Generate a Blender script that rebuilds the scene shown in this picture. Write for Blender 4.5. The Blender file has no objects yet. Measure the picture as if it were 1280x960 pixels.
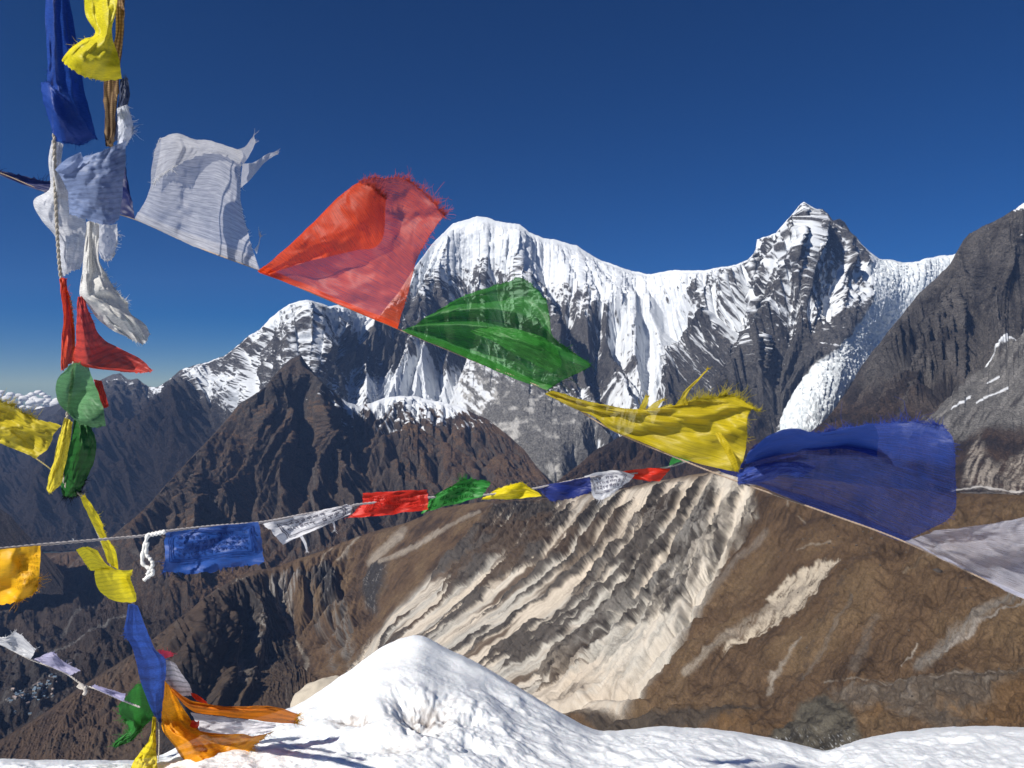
import bpy, math, random
import numpy as np

# ------------------------------------------------------------------ camera, light, sky, exposure
scene = bpy.context.scene
COL = scene.collection
F = 889.0                     # focal length in pixels of the 1280 px wide photograph
CZ = 1.6                      # eye height
SUN_AZ, SUN_EL = math.radians(-132), math.radians(40)   # azimuth from +Y (view), negative = left

cam = bpy.data.cameras.new('camera')
cam.sensor_width = 36.0
cam.lens = 36.0 * F / 1280.0
cam.clip_start = 0.05
cam.clip_end = 120000.0
cam.dof.use_dof = True
cam.dof.focus_distance = 4.0
cam.dof.aperture_fstop = 20.0
cam_ob = bpy.data.objects.new('camera', cam)
cam_ob.location = (0, 0, CZ)
cam_ob.rotation_euler = (math.radians(90), 0, 0)
COL.objects.link(cam_ob)
scene.camera = cam_ob

world = bpy.data.worlds.new('World')
scene.world = world
world.use_nodes = True
wn = world.node_tree
for n in list(wn.nodes): wn.nodes.remove(n)
sky = wn.nodes.new('ShaderNodeTexSky'); sky.sky_type = 'NISHITA'; sky.sun_disc = False
sky.sun_elevation = SUN_EL; sky.sun_rotation = SUN_AZ
sky.altitude = 5000.0; sky.air_density = 1.05; sky.dust_density = 0.0; sky.ozone_density = 3.5
bg = wn.nodes.new('ShaderNodeBackground'); bg.inputs['Strength'].default_value = 0.057
wo = wn.nodes.new('ShaderNodeOutputWorld')
hs = wn.nodes.new('ShaderNodeHueSaturation'); hs.inputs['Saturation'].default_value = 1.55; hs.inputs['Value'].default_value = 0.78; hs.inputs['Hue'].default_value = 0.512
wn.links.new(sky.outputs[0], hs.inputs['Color']); wn.links.new(hs.outputs[0], bg.inputs['Color']); wn.links.new(bg.outputs[0], wo.inputs['Surface'])

sun = bpy.data.lights.new('sun', 'SUN'); sun.energy = 5.0; sun.angle = math.radians(0.53)
sun.color = (1.0, 0.95, 0.87)
sun_ob = bpy.data.objects.new('sun', sun)
sd = np.array([math.sin(SUN_AZ) * math.cos(SUN_EL), math.cos(SUN_AZ) * math.cos(SUN_EL), math.sin(SUN_EL)])
from mathutils import Vector
sun_ob.rotation_euler = Vector(sd).to_track_quat('Z', 'Y').to_euler()
sun_ob.location = (0, 0, 50)
COL.objects.link(sun_ob)

vs = scene.view_settings
vs.view_transform = 'Standard'; vs.look = 'None'; vs.exposure = 0.36; vs.gamma = 1.0; vs.use_curve_mapping = False
scene.cycles.max_bounces = 6
scene.cycles.diffuse_bounces = 2
scene.cycles.transparent_max_bounces = 24
scene.cycles.volume_bounces = 0
scene.cycles.use_denoising = True

# ------------------------------------------------------------------ helpers
rng = np.random.default_rng(7)
def P(px, py, D):
    px = np.asarray(px, float); py = np.asarray(py, float); D = np.asarray(D, float)
    return np.stack([(px - 640) / F * D, D + 0 * px, CZ + (480 - py) / F * D], -1)

def sstep(a, b, x):
    t = np.clip((x - a) / (b - a), 0, 1)
    return t * t * (3 - 2 * t)

_perm = rng.permutation(256); _perm = np.concatenate([_perm, _perm, _perm]).astype(np.int32)
_ang = rng.random(256) * 2 * np.pi
_g2 = np.stack([np.cos(_ang), np.sin(_ang)], -1)
_g3 = rng.normal(size=(256, 3)); _g3 /= np.linalg.norm(_g3, axis=1, keepdims=True)
def perlin2(x, y, seed=0):
    x = x + seed * 17.31; y = y + seed * 9.77
    xi = np.floor(x).astype(np.int64); yi = np.floor(y).astype(np.int64)
    fx = x - xi; fy = y - yi; xi &= 255; yi &= 255
    u = fx ** 3 * (fx * (fx * 6 - 15) + 10); v = fy ** 3 * (fy * (fy * 6 - 15) + 10)
    def g(a, b, dx, dy):
        k = _perm[_perm[(xi + a) & 255] + ((yi + b) & 255)]
        return _g2[k, 0] * dx + _g2[k, 1] * dy
    a = g(0, 0, fx, fy); b = g(1, 0, fx - 1, fy); c = g(0, 1, fx, fy - 1); d = g(1, 1, fx - 1, fy - 1)
    return (a + u * (b - a) + v * ((c + u * (d - c)) - (a + u * (b - a)))) * 1.5
def perlin3(p, seed=0):
    q = p + np.array([seed * 13.1, seed * 7.7, seed * 3.3])
    i = np.floor(q).astype(np.int64); f = q - i; i &= 255
    w = f ** 3 * (f * (f * 6 - 15) + 10)
    out = 0
    for a in (0, 1):
        wa = w[..., 0] if a else 1 - w[..., 0]
        for b in (0, 1):
            wb = w[..., 1] if b else 1 - w[..., 1]
            for c in (0, 1):
                wc = w[..., 2] if c else 1 - w[..., 2]
                k = _perm[_perm[_perm[(i[..., 0] + a) & 255] + ((i[..., 1] + b) & 255)] + ((i[..., 2] + c) & 255)]
                out = out + wa * wb * wc * (_g3[k, 0] * (f[..., 0] - a) + _g3[k, 1] * (f[..., 1] - b) + _g3[k, 2] * (f[..., 2] - c))
    return out * 1.5
def fbm2(x, y, oct=5, seed=0, gain=0.5):
    s = 0; a = 1.0; t = 0
    for k in range(oct):
        s = s + a * perlin2(x * 2 ** k, y * 2 ** k, seed + k); t += a; a *= gain
    return s / t
def ridge2(x, y, oct=5, seed=0, gain=0.5):
    s = 0; a = 1.0; t = 0; w = 1.0
    for k in range(oct):
        n = 1 - np.abs(perlin2(x * 2 ** k, y * 2 ** k, seed + k)) * 1.6
        n = np.clip(n, -0.3, 1)
        s = s + a * n * w; t += a; w = np.clip(0.35 + n * 0.75, 0.2, 1); a *= gain
    return s / t
def ridge3(p, oct=5, seed=0, gain=0.5):
    s = 0; a = 1.0; t = 0; w = 1.0
    for k in range(oct):
        n = 1 - np.abs(perlin3(p * 2.0 ** k, seed + k)) * 1.8
        s = s + a * n * w; t += a; w = np.clip(0.3 + n * 0.8, 0.15, 1); a *= gain
    return s / t
def fbm3(p, oct=5, seed=0, gain=0.5):
    s = 0; a = 1.0; t = 0
    for k in range(oct):
        s = s + a * perlin3(p * 2.0 ** k, seed + k); t += a; a *= gain
    return s / t

def tps(ctrl, vals, smooth=1e-6):
    c = np.asarray(ctrl, float) / 300.0; v = np.asarray(vals, float); n = len(c)
    r = np.linalg.norm(c[:, None] - c[None], axis=-1)
    K = np.where(r > 0, r * r * np.log(np.maximum(r, 1e-9)), 0) + smooth * np.eye(n)
    A = np.zeros((n + 3, n + 3)); A[:n, :n] = K; A[:n, n] = 1; A[:n, n + 1:] = c; A[n:, :n] = A[:n, n:].T
    w = np.linalg.solve(A, np.concatenate([v, np.zeros(3)]))
    def f(px, py):
        x = np.asarray(px, float) / 300.0; y = np.asarray(py, float) / 300.0
        o = w[n] + w[n + 1] * x + w[n + 2] * y
        for i in range(n):
            d2 = (x - c[i, 0]) ** 2 + (y - c[i, 1]) ** 2
            o = o + w[i] * 0.5 * d2 * np.log(np.maximum(d2, 1e-12))
        return o
    return f
def idw(ctrl, px, py, pw=2.0):
    ctrl = np.asarray(ctrl, float)
    num = 0; den = 0
    for row in ctrl:
        w = 1.0 / (((px - row[0]) ** 2 + (py - row[1]) ** 2) + 60.0) ** (pw / 1.0)
        num = num + w[..., None] * row[2:]; den = den + w
    return num / den[..., None]
def poly_sd(px, py, poly):
    """signed distance to a polygon in px, positive inside"""
    poly = np.asarray(poly, float); n = len(poly)
    d = np.full(px.shape, 1e9); ins = np.zeros(px.shape, bool)
    for i in range(n):
        x0, y0 = poly[i]; x1, y1 = poly[(i + 1) % n]
        ex, ey = x1 - x0, y1 - y0
        t = np.clip(((px - x0) * ex + (py - y0) * ey) / (ex * ex + ey * ey + 1e-9), 0, 1)
        d = np.minimum(d, (px - x0 - t * ex) ** 2 + (py - y0 - t * ey) ** 2)
        cond = ((y0 > py) != (y1 > py))
        with np.errstate(divide='ignore', invalid='ignore'):
            xi = x0 + (py - y0) * ex / (ey if ey != 0 else 1e-9)
        ins ^= cond & (px < xi)
    return np.where(ins, 1, -1) * np.sqrt(d)
def line_d(px, py, pts):
    """distance to a polyline, side (+1 right of travel in image), parameter 0..1"""
    pts = np.asarray(pts, float)
    best = np.full(px.shape, 1e18); side = np.zeros(px.shape); par = np.zeros(px.shape)
    n = len(pts) - 1
    for i in range(n):
        x0, y0 = pts[i][:2]; x1, y1 = pts[i + 1][:2]
        ex, ey = x1 - x0, y1 - y0
        t = np.clip(((px - x0) * ex + (py - y0) * ey) / (ex * ex + ey * ey), 0, 1)
        qx = px - x0 - t * ex; qy = py - y0 - t * ey
        d = qx * qx + qy * qy
        m = d < best
        best = np.where(m, d, best)
        side = np.where(m, np.sign(qx * ey - qy * ex), side)   # + = left of image when travelling down
        par = np.where(m, (i + t) / n, par)
    return np.sqrt(best), side, par

def mix(a, b, m):
    return a * (1 - m[..., None]) + np.asarray(b) * m[..., None]

def mesh_grid(name, V, color, mat, kind='structure'):
    """V: rows x cols x 3, color same"""
    nr, nc = V.shape[:2]
    idx = np.arange(nr * nc).reshape(nr, nc)
    q = np.stack([idx[:-1, :-1], idx[1:, :-1], idx[1:, 1:], idx[:-1, 1:]], -1).reshape(-1, 4)
    me = bpy.data.meshes.new(name)
    me.vertices.add(nr * nc); me.vertices.foreach_set('co', V.reshape(-1).astype(np.float32))
    me.loops.add(q.size); me.loops.foreach_set('vertex_index', q.reshape(-1).astype(np.int32))
    me.polygons.add(len(q)); me.polygons.foreach_set('loop_start', (np.arange(len(q)) * 4).astype(np.int32))
    me.update(calc_edges=True)
    me.polygons.foreach_set('use_smooth', np.ones(len(q), bool))
    if color is not None:
        at = me.attributes.new('surface', 'FLOAT_COLOR', 'POINT')
        c4 = np.ones((nr * nc, 4), np.float32); c4[:, :3] = np.clip(color.reshape(-1, 3), 0.005, 0.92)
        at.data.foreach_set('color', c4.reshape(-1))
    me.materials.append(mat)
    ob = bpy.data.objects.new(name, me); COL.objects.link(ob)
    if kind: ob['kind'] = kind
    return ob

def terrain_material(name, s1, s2, bump, dist, lo=0.42, hi=1.55):
    m = bpy.data.materials.new(name); m.use_nodes = True
    nt = m.node_tree; b = nt.nodes['Principled BSDF']
    at = nt.nodes.new('ShaderNodeAttribute'); at.attribute_name = 'surface'
    tc = nt.nodes.new('ShaderNodeTexCoord')
    n1 = nt.nodes.new('ShaderNodeTexNoise'); n1.inputs['Scale'].default_value = s1; n1.inputs['Detail'].default_value = 6; n1.inputs['Roughness'].default_value = 0.65
    n2 = nt.nodes.new('ShaderNodeTexNoise'); n2.inputs['Scale'].default_value = s2; n2.inputs['Detail'].default_value = 4; n2.inputs['Roughness'].default_value = 0.7
    for n in (n1, n2): nt.links.new(tc.outputs['Object'], n.inputs['Vector'])
    r = nt.nodes.new('ShaderNodeMapRange'); r.inputs['From Min'].default_value = 0.3; r.inputs['From Max'].default_value = 0.7
    r.inputs['To Min'].default_value = 0.76; r.inputs['To Max'].default_value = 1.22
    nt.links.new(n1.outputs['Fac'], r.inputs['Value'])
    r2 = nt.nodes.new('ShaderNodeMapRange'); r2.inputs['From Min'].default_value = 0.3; r2.inputs['From Max'].default_value = 0.7
    r2.inputs['To Min'].default_value = lo; r2.inputs['To Max'].default_value = hi
    nt.links.new(n2.outputs['Fac'], r2.inputs['Value'])
    mm = nt.nodes.new('ShaderNodeMath'); mm.operation = 'MULTIPLY'
    nt.links.new(r.outputs[0], mm.inputs[0]); nt.links.new(r2.outputs[0], mm.inputs[1])
    mx = nt.nodes.new('ShaderNodeVectorMath'); mx.operation = 'SCALE'
    nt.links.new(at.outputs['Color'], mx.inputs[0]); nt.links.new(mm.outputs[0], mx.inputs['Scale'])
    # keep bright snow clean: less mottling where the surface is already pale
    sep = nt.nodes.new('ShaderNodeSeparateColor'); nt.links.new(at.outputs['Color'], sep.inputs[0])
    rr = nt.nodes.new('ShaderNodeMapRange'); rr.inputs['From Min'].default_value = 0.28; rr.inputs['From Max'].default_value = 0.52
    nt.links.new(sep.outputs[0], rr.inputs['Value'])
    mc = nt.nodes.new('ShaderNodeMix'); mc.data_type = 'RGBA'
    nt.links.new(rr.outputs[0], mc.inputs['Factor']); nt.links.new(mx.outputs[0], mc.inputs['A']); nt.links.new(at.outputs['Color'], mc.inputs['B'])
    nt.links.new(mc.outputs['Result'], b.inputs['Base Color'])
    b.inputs['Roughness'].default_value = 0.9
    b.inputs['Specular IOR Level'].default_value = 0.1
    bp = nt.nodes.new('ShaderNodeBump'); bs = nt.nodes.new('ShaderNodeMath'); bs.operation = 'MULTIPLY_ADD'; bs.inputs[1].default_value = -.72 * bump; bs.inputs[2].default_value = bump
    nt.links.new(rr.outputs[0], bs.inputs[0]); nt.links.new(bs.outputs[0], bp.inputs['Strength']); bp.inputs['Distance'].default_value = dist
    ad = nt.nodes.new('ShaderNodeMath'); nt.links.new(n1.outputs['Fac'], ad.inputs[0]); nt.links.new(n2.outputs['Fac'], ad.inputs[1])
    nt.links.new(ad.outputs[0], bp.inputs['Height']); nt.links.new(bp.outputs[0], b.inputs['Normal'])
    return m

class Layer:
    """A mountain flank: a dense relief whose ridge line, foot and slope come from surveyed points (pixel, pixel, distance)."""
    def __init__(s, crest, foot, ctrl, x0, x1, step, flow, jag=0.0, jseed=1, stretch=1.0, cmix=0.38):
        c = np.array(crest, float); f = np.array(foot, float)
        s.x = np.arange(x0, x1 + step * 0.5, step)
        cy = np.interp(s.x, c[:, 0], c[:, 1])
        if jag: cy = cy - jag * (fbm2(s.x / 26.0, 0 * s.x + 3.3, 6, jseed, 0.62))
        fy = np.interp(s.x, f[:, 0], f[:, 1])
        fy = np.maximum(fy, cy + 4)
        nr = int(np.max(fy - cy) / step) + 2
        v = np.linspace(0, 1, nr) ** stretch
        s.px = np.broadcast_to(s.x[None], (nr, len(s.x))).copy()
        s.py = cy[None] + (fy - cy)[None] * v[:, None]
        s.cy = cy; s.fy = fy
        pts = [(a[0], a[1], a[2]) for a in crest] + [(a[0], a[1], a[2]) for a in foot] + [(a[0], a[1], a[2]) for a in ctrl]
        pts = np.array(pts, float)
        q = tps(pts[:, :2], 1000.0 / pts[:, 2], 2e-4)
        # evaluate on a coarse lattice, then upsample
        s.k = 6
        s.q = s.coarse(lambda X, Y: q(X, Y))
        lo, hi = 1000 / (pts[:, 2].max() * 1.15), 1000 / (pts[:, 2].min() * 0.85)
        s.D = 1000.0 / np.clip(s.q, lo, hi)
        s.base = P(s.px, s.py, s.D)
        s.N = s.normals(s.base)
        s.h = np.zeros_like(s.D)
        # px per metre
        s.ppm = F / s.D
        # stream coordinates: trace uphill along the fall lines to the ridge
        fl = np.array(flow, float)
        fl[:, 2:] /= np.linalg.norm(fl[:, 2:], axis=1, keepdims=True)
        def trace(X, Y):
            x = X.copy(); y = Y.copy(); L = np.zeros_like(x); alive = np.ones(x.shape, bool)
            for _ in range(70):
                d = idw(fl, x, y)
                d /= np.linalg.norm(d, axis=-1, keepdims=True) + 1e-9
                alive &= y > np.interp(x, s.x, cy)
                st = np.where(alive, 7.0, 0)
                x = x - d[..., 0] * st; y = y - d[..., 1] * st; L += st
            return np.stack([x, L], -1)
        cl = s.coarse(trace)
        s.c = (1 - cmix) * cl[..., 0] + cmix * s.px; s.l = cl[..., 1]
    def coarse(s, fn):
        k = s.k
        ri = np.unique(np.append(np.arange(0, s.px.shape[0], k), s.px.shape[0] - 1))
        ci = np.unique(np.append(np.arange(0, s.px.shape[1], k), s.px.shape[1] - 1))
        g = fn(s.px[np.ix_(ri, ci)], s.py[np.ix_(ri, ci)])
        r = np.arange(s.px.shape[0]); c = np.arange(s.px.shape[1])
        a = np.clip(np.searchsorted(ri, r, 'right') - 1, 0, len(ri) - 2); ta = (r - ri[a]) / (ri[a + 1] - ri[a])
        b = np.clip(np.searchsorted(ci, c, 'right') - 1, 0, len(ci) - 2); tb = (c - ci[b]) / (ci[b + 1] - ci[b])
        if g.ndim == 3: ta = ta[:, None, None]; tb = tb[None, :, None]
        else: ta = ta[:, None]; tb = tb[None]
        return (g[np.ix_(a, b)] * (1 - ta) * (1 - tb) + g[np.ix_(a + 1, b)] * ta * (1 - tb)
                + g[np.ix_(a, b + 1)] * (1 - ta) * tb + g[np.ix_(a + 1, b + 1)] * ta * tb)
    def normals(s, V):
        du = np.gradient(V, axis=1); dv = np.gradient(V, axis=0)
        n = np.cross(dv, du); n /= np.linalg.norm(n, axis=-1, keepdims=True) + 1e-12
        flip = np.sum(n * (np.array([0, 0, CZ]) - V), -1) < 0
        n[flip] *= -1
        return n
    def erode(s, amp, rounds=10, k=2, seed=3, rough=0.25, mexp=0.5, mask=None, talus=1.4):
        """running water: drain the flank cell by cell, cut gullies by discharge and slope, let over-steep sides slump"""
        R = s.px.shape[0]; Cn = s.px.shape[1]
        ri = np.unique(np.append(np.arange(0, R, k), R - 1)); ci = np.unique(np.append(np.arange(0, Cn, k), Cn - 1))
        B = s.base[np.ix_(ri, ci)]; N = s.N[np.ix_(ri, ci)]; h0 = s.h[np.ix_(ri, ci)]
        nz = np.maximum(N[..., 2], 0.3)
        Bd = B + N * h0[..., None]
        Z = Bd[..., 2].copy(); nr, nc = Z.shape
        mpp = (s.D[np.ix_(ri, ci)] / F) * k
        r = np.random.default_rng(seed)
        X0 = s.px[np.ix_(ri, ci)]; Y0 = s.py[np.ix_(ri, ci)]
        Z = Z + amp * rough * (fbm2(X0 / (7.0 * k), Y0 / (7.0 * k), 4, seed, .55) + .06 * r.normal(size=Z.shape))
        M = 1.0 if mask is None else mask[np.ix_(ri, ci)]
        nb = [(-1, -1), (-1, 0), (-1, 1), (0, -1), (0, 1), (1, -1), (1, 0), (1, 1)]
        idx = np.arange(nr * nc).reshape(nr, nc)
        def sh(A, d, fill):
            o = np.full_like(A, fill); a, b = d
            o[max(0, -a):nr - max(0, a), max(0, -b):nc - max(0, b)] = A[max(0, a):nr - max(0, -a), max(0, b):nc - max(0, -b)]
            return o
        dist = []
        for d in nb:
            q = np.stack([sh(B[..., j], d, np.nan) for j in range(2)], -1)
            dd = np.linalg.norm(q - B[..., :2], axis=-1); dist.append(np.maximum(np.nan_to_num(dd, nan=1e9), mpp * .5))
        ids = [sh(idx, d, -1) for d in nb]
        Zs = Z.copy(); A = None
        for it in range(rounds):
            for _ in range(22 if k > 1 else 8):
                mn = np.min([sh(Z, d, 1e9) for d in nb], axis=0)
                Z[1:-1, 1:-1] = np.where(Z < mn, mn + 0.05 * mpp, Z)[1:-1, 1:-1]
            best = np.full(Z.shape, -1e9); rec = idx.copy(); rd = np.ones(Z.shape)
            for d, dd, ii in zip(nb, dist, ids):
                sl = (Z - sh(Z, d, 1e9)) / dd
                m = (sl > best) & (ii >= 0)
                best = np.where(m, sl, best); rec = np.where(m, ii, rec); rd = np.where(m, dd, rd)
            out = best <= 0; rec = np.where(out, idx, rec)
            rec[-1] = idx[-1]
            rf = rec.ravel(); me = rf == np.arange(nr * nc)
            A = np.ones(nr * nc)
            for _ in range(150 if k > 1 else 70):
                w = np.where(me, 0, A); A = 1 + np.bincount(rf, weights=w, minlength=nr * nc)
            A2 = A.reshape(nr, nc)
            sl = np.clip(best, 0, 2.5)
            E = amp / rounds * np.clip((A2 / 25.0) ** mexp * (0.25 + sl), 0, 6.0) * M
            zr = Z.ravel()[rf].reshape(nr, nc)
            E = np.minimum(E, np.maximum(Z - zr, 0) * 0.9); E[-1] = 0
            Z = Z - E
            # slump
            for _ in range(2):
                for d, dd in zip(nb, dist):
                    df = Z - sh(Z, d, 1e9); ex = df - talus * dd
                    Z = Z - np.where((ex > 0) & (df < 1e8), 0.12 * ex, 0)
        dz = Z - Zs
        # keep the mean surface where it was surveyed
        def blur(a, n):
            for ax in (0, 1):
                kern = np.ones(n) / n; pad = [(0, 0), (0, 0)]; pad[ax] = (n // 2, n - 1 - n // 2)
                c = np.cumsum(np.insert(np.pad(a, pad, 'edge'), 0, 0, axis=ax), axis=ax)
                a = (np.take(c, np.arange(n, c.shape[ax]), ax) - np.take(c, np.arange(0, c.shape[ax] - n), ax)) / n
            return a
        dz = dz - blur(blur(dz, 31), 31)
        g = np.stack([(dz + (Zs - Bd[..., 2])) * nz, np.log(A2), dz - blur(dz, 5)], -1)
        rr = np.arange(R); cc = np.arange(Cn)
        a = np.clip(np.searchsorted(ri, rr, 'right') - 1, 0, len(ri) - 2); ta = ((rr - ri[a]) / (ri[a + 1] - ri[a]))[:, None, None]
        b = np.clip(np.searchsorted(ci, cc, 'right') - 1, 0, len(ci) - 2); tb = ((cc - ci[b]) / (ci[b + 1] - ci[b]))[None, :, None]
        G = g[np.ix_(a, b)] * (1 - ta) * (1 - tb) + g[np.ix_(a + 1, b)] * ta * (1 - tb) + g[np.ix_(a, b + 1)] * (1 - ta) * tb + g[np.ix_(a + 1, b + 1)] * ta * tb
        s.h = s.h + G[..., 0]; s.flow = G[..., 1]
        # hollow (-) and rib (+) measure, in metres
        e = s.h; s.rel = e - blur(blur(e, 9), 9)
    def calm(s, mask, n):
        """smooth the relief inside a mask (glacier ice, moraine, scree)"""
        a = s.h
        for _ in range(2):
            for ax in (0, 1):
                pad = [(0, 0), (0, 0)]; pad[ax] = (n // 2, n - 1 - n // 2)
                c = np.cumsum(np.insert(np.pad(a, pad, 'edge'), 0, 0, axis=ax), axis=ax)
                a = (np.take(c, np.arange(n, c.shape[ax]), ax) - np.take(c, np.arange(0, c.shape[ax] - n), ax)) / n
        s.h = s.h * (1 - mask) + a * mask
    def spur(s, pts, H, wl, wr, pw=1.0, taper=0.15):
        """ridge (H>0) or gully (H<0): polyline, height metres, half widths in px left/right of the downhill line"""
        P_ = np.array(pts, float)
        m = max(wl, wr)
        r0 = (s.px > P_[:, 0].min() - m) & (s.px < P_[:, 0].max() + m) & (s.py > P_[:, 1].min() - m) & (s.py < P_[:, 1].max() + m)
        X = s.px[r0]; Y = s.py[r0]
        wob = 5.0 * fbm2(X / 30, Y / 30, 3, 11)
        d, sd, t = line_d(X + wob, Y, P_)
        w = np.where(sd > 0, wl, wr)
        a = np.clip(1 - d / w, 0, 1) ** pw
        Hh = H if np.isscalar(H) else np.interp(t, np.linspace(0, 1, len(H)), H)
        e = sstep(0, taper, t) * 0.7 + 0.3
        s.h[r0] += a * Hh * e * sstep(0, 30, s.py[r0] - np.broadcast_to(s.cy[None], s.py.shape)[r0])
    def finish(s, name, mat, color_fn, back, backdrop=0.9, fade=13.0, kind='structure'):
        # keep the surveyed ridge line: less relief right at the crest
        fc = 0.12 + 0.88 * sstep(0, fade, s.py - s.cy[None])
        V = s.base + s.N * (s.h * fc)[..., None]
        # nothing may stand above the surveyed ridge line
        qx = V[..., 0] / V[..., 1] * F + 640; qy = 480 - (V[..., 2] - CZ) / V[..., 1] * F
        lim = np.interp(qx, s.x, s.cy) + 0.25; lim[0] = -1e9
        ov = np.maximum(lim - qy, 0)
        V[..., 2] -= (ov + np.where(ov > 0, 0.04 * np.maximum(s.py - s.cy[None], 0), 0)) / F * V[..., 1]
        s.V = V; s.n = s.normals(V)
        color = color_fn(s)
        lum = color.mean(-1, keepdims=True); color = color * (0.62 + 0.38 * sstep(0.2, 0.48, lum))
        top = V[0]
        dirs = top - np.array([0, 0, CZ]); dirs[:, 2] = 0; dirs /= np.linalg.norm(dirs, axis=1, keepdims=True)
        rows = []
        for k in range(10, 0, -1):
            t = (k / 10.0) ** 1.6 * back
            rows.append(top + dirs * t - np.array([0, 0, 1.0]) * t * backdrop)
        Vb = np.concatenate([np.stack(rows), V], 0)
        Cb = np.concatenate([np.repeat(color[:1], 10, 0), color], 0)
        return mesh_grid(name, Vb, Cb, mat, kind)
ROCK = np.array([0.215, 0.203, 0.195]); ROCKD = np.array([0.110, 0.102, 0.097])
SNOW = np.array([0.64, 0.67, 0.71]); ICE = np.array([0.68, 0.73, 0.76])
BROWN = np.array([0.135, 0.088, 0.060]); BROWND = np.array([0.070, 0.050, 0.040])
SCREE = np.array([0.40, 0.355, 0.30]); GREY = np.array([0.23, 0.22, 0.205])

M_far = terrain_material('far_rock_and_snow', 0.012, 0.055, 1.0, 55)
M_mid = terrain_material('brown_mountainside', 0.016, 0.10, 1.0, 26)
M_near = terrain_material('scree_and_turf', 0.04, 0.40, 0.55, 3, 0.72, 1.26)

# ================================================================== far massif (snow peaks)
crest1 = [(-130,522,13500),(-60,514,13500),(0,508,13500),(20,516,13300),(45,512,13000),(60,509,12800),(75,504,12500),(90,497,12200),(108,485,11800),(125,476,11400),(140,468,11000),(150,466,10900),
 (160,474,10900),(172,474,10800),(185,484,10700),(197,484,10400),(212,474,10100),(225,463,9900),(240,458,9700),(260,454,9500),(280,446,9300),(300,430,9000),(312,420,8900),(325,413,8800),(338,397,8600),(350,389,8400),
 (362,381,8300),(374,378,8200),(385,376,8200),(398,379,8300),(410,383,8400),(425,380,8500),(440,384,8700),(455,389,8900),(475,395,9100),(495,370,9300),(520,332,9500),(540,305,9600),(556,289,9700),(566,279,9700),
 (570,278,9700),(584,274,9700),(596,270,9700),(606,271,9700),(620,276,9700),(635,279,9700),(650,282,9700),(662,290,9700),(680,297,9700),(700,302,9700),(720,307,9700),(735,317,9700),(752,327,9700),(770,332,9600),
 (790,339,9600),(808,343,9500),(825,342,9400),(845,338,9200),(870,339,9000),(895,336,8800),(920,333,8600),(935,326,8500),(944,315,8400),(946,299,8400),(960,296,8300),(970,291,8200),(980,279,8100),(990,267,8050),(998,257,8000),
 (1005,252,8000),(1012,257,8000),(1020,263,8050),(1028,262,8100),(1035,267,8150),(1041,275,8200),(1050,273,8250),(1056,278,8300),(1063,290,8400),(1070,296,8500),(1078,306,8600),(1088,316,8800),(1100,324,9000),(1115,327,9200),(1130,330,9300),(1148,328,9300),
 (1160,324,9300),(1175,321,9300),(1190,319,9300),(1210,312,9300),(1300,300,9300),(1400,290,9300)]
foot1 = [(-130,700,6800),(0,700,6900),(100,700,6900),(200,690,6900),(300,640,6800),(400,630,6600),(500,630,6400),(600,640,5900),(700,640,5700),(800,640,5600),(900,640,5500),(1000,610,5400),(1100,580,5600),(1250,560,6200),(1400,560,6500)]
ctrl1 = [(385,440,7450),(340,460,7700),(300,505,8000),(210,540,8300),(120,560,8900),(60,600,8200),(440,440,8150),(480,440,8400),(520,440,8350),(545,490,7700),(600,410,8750),(590,330,9450),(650,480,7300),(690,560,6300),
 (640,400,8700),(700,430,8350),(720,370,9100),(780,430,8350),(820,400,8700),(820,470,7800),(760,510,7100),(880,430,7700),(985,330,7500),(945,400,7250),(1045,325,7750),(900,500,6700),(1000,470,6500),(1060,400,7050),
 (1140,350,8600),(1095,420,7500),(1050,480,6500),(1000,535,5850),(640,550,6500),(560,540,7200)]
flow1 = [(0,540,-0.5,1),(100,560,-0.7,1),(220,520,-0.6,1),(220,600,-0.9,1),(320,440,-0.7,1),(320,520,-0.8,1),(385,400,0,1),(430,420,0.5,1),(470,460,0.8,1),(520,380,-0.4,1),(540,450,0.2,1),(570,320,-0.25,1),(600,300,0.0,1),(650,330,0.1,1),(620,430,0.2,1),
 (700,340,0.35,1),(700,430,0.4,1),(760,380,0.5,1),(800,440,0,1),(840,400,-0.5,1),(760,500,-0.5,1),(650,520,0.4,1),(880,380,-0.3,1),(960,330,-0.6,1),(920,440,-0.6,1),(1000,290,-0.5,1),(1040,300,0.5,1),(1080,320,0.7,1),(1050,380,-0.4,1),(980,470,-0.5,1),(1120,370,-0.8,1),(1060,460,-0.7,1),(1000,520,-0.6,1)]
L1 = Layer(crest1, foot1, ctrl1, -120, 1340, 1.0, flow1, jag=3.0, jseed=5)
def lirz(L): return np.exp(-(((L.px - 640) / 130) ** 2 + ((L.py - 330) / 80) ** 2)) + .5 * np.exp(-(((L.px - 390) / 70) ** 2 + ((L.py - 400) / 40) ** 2))
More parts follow.
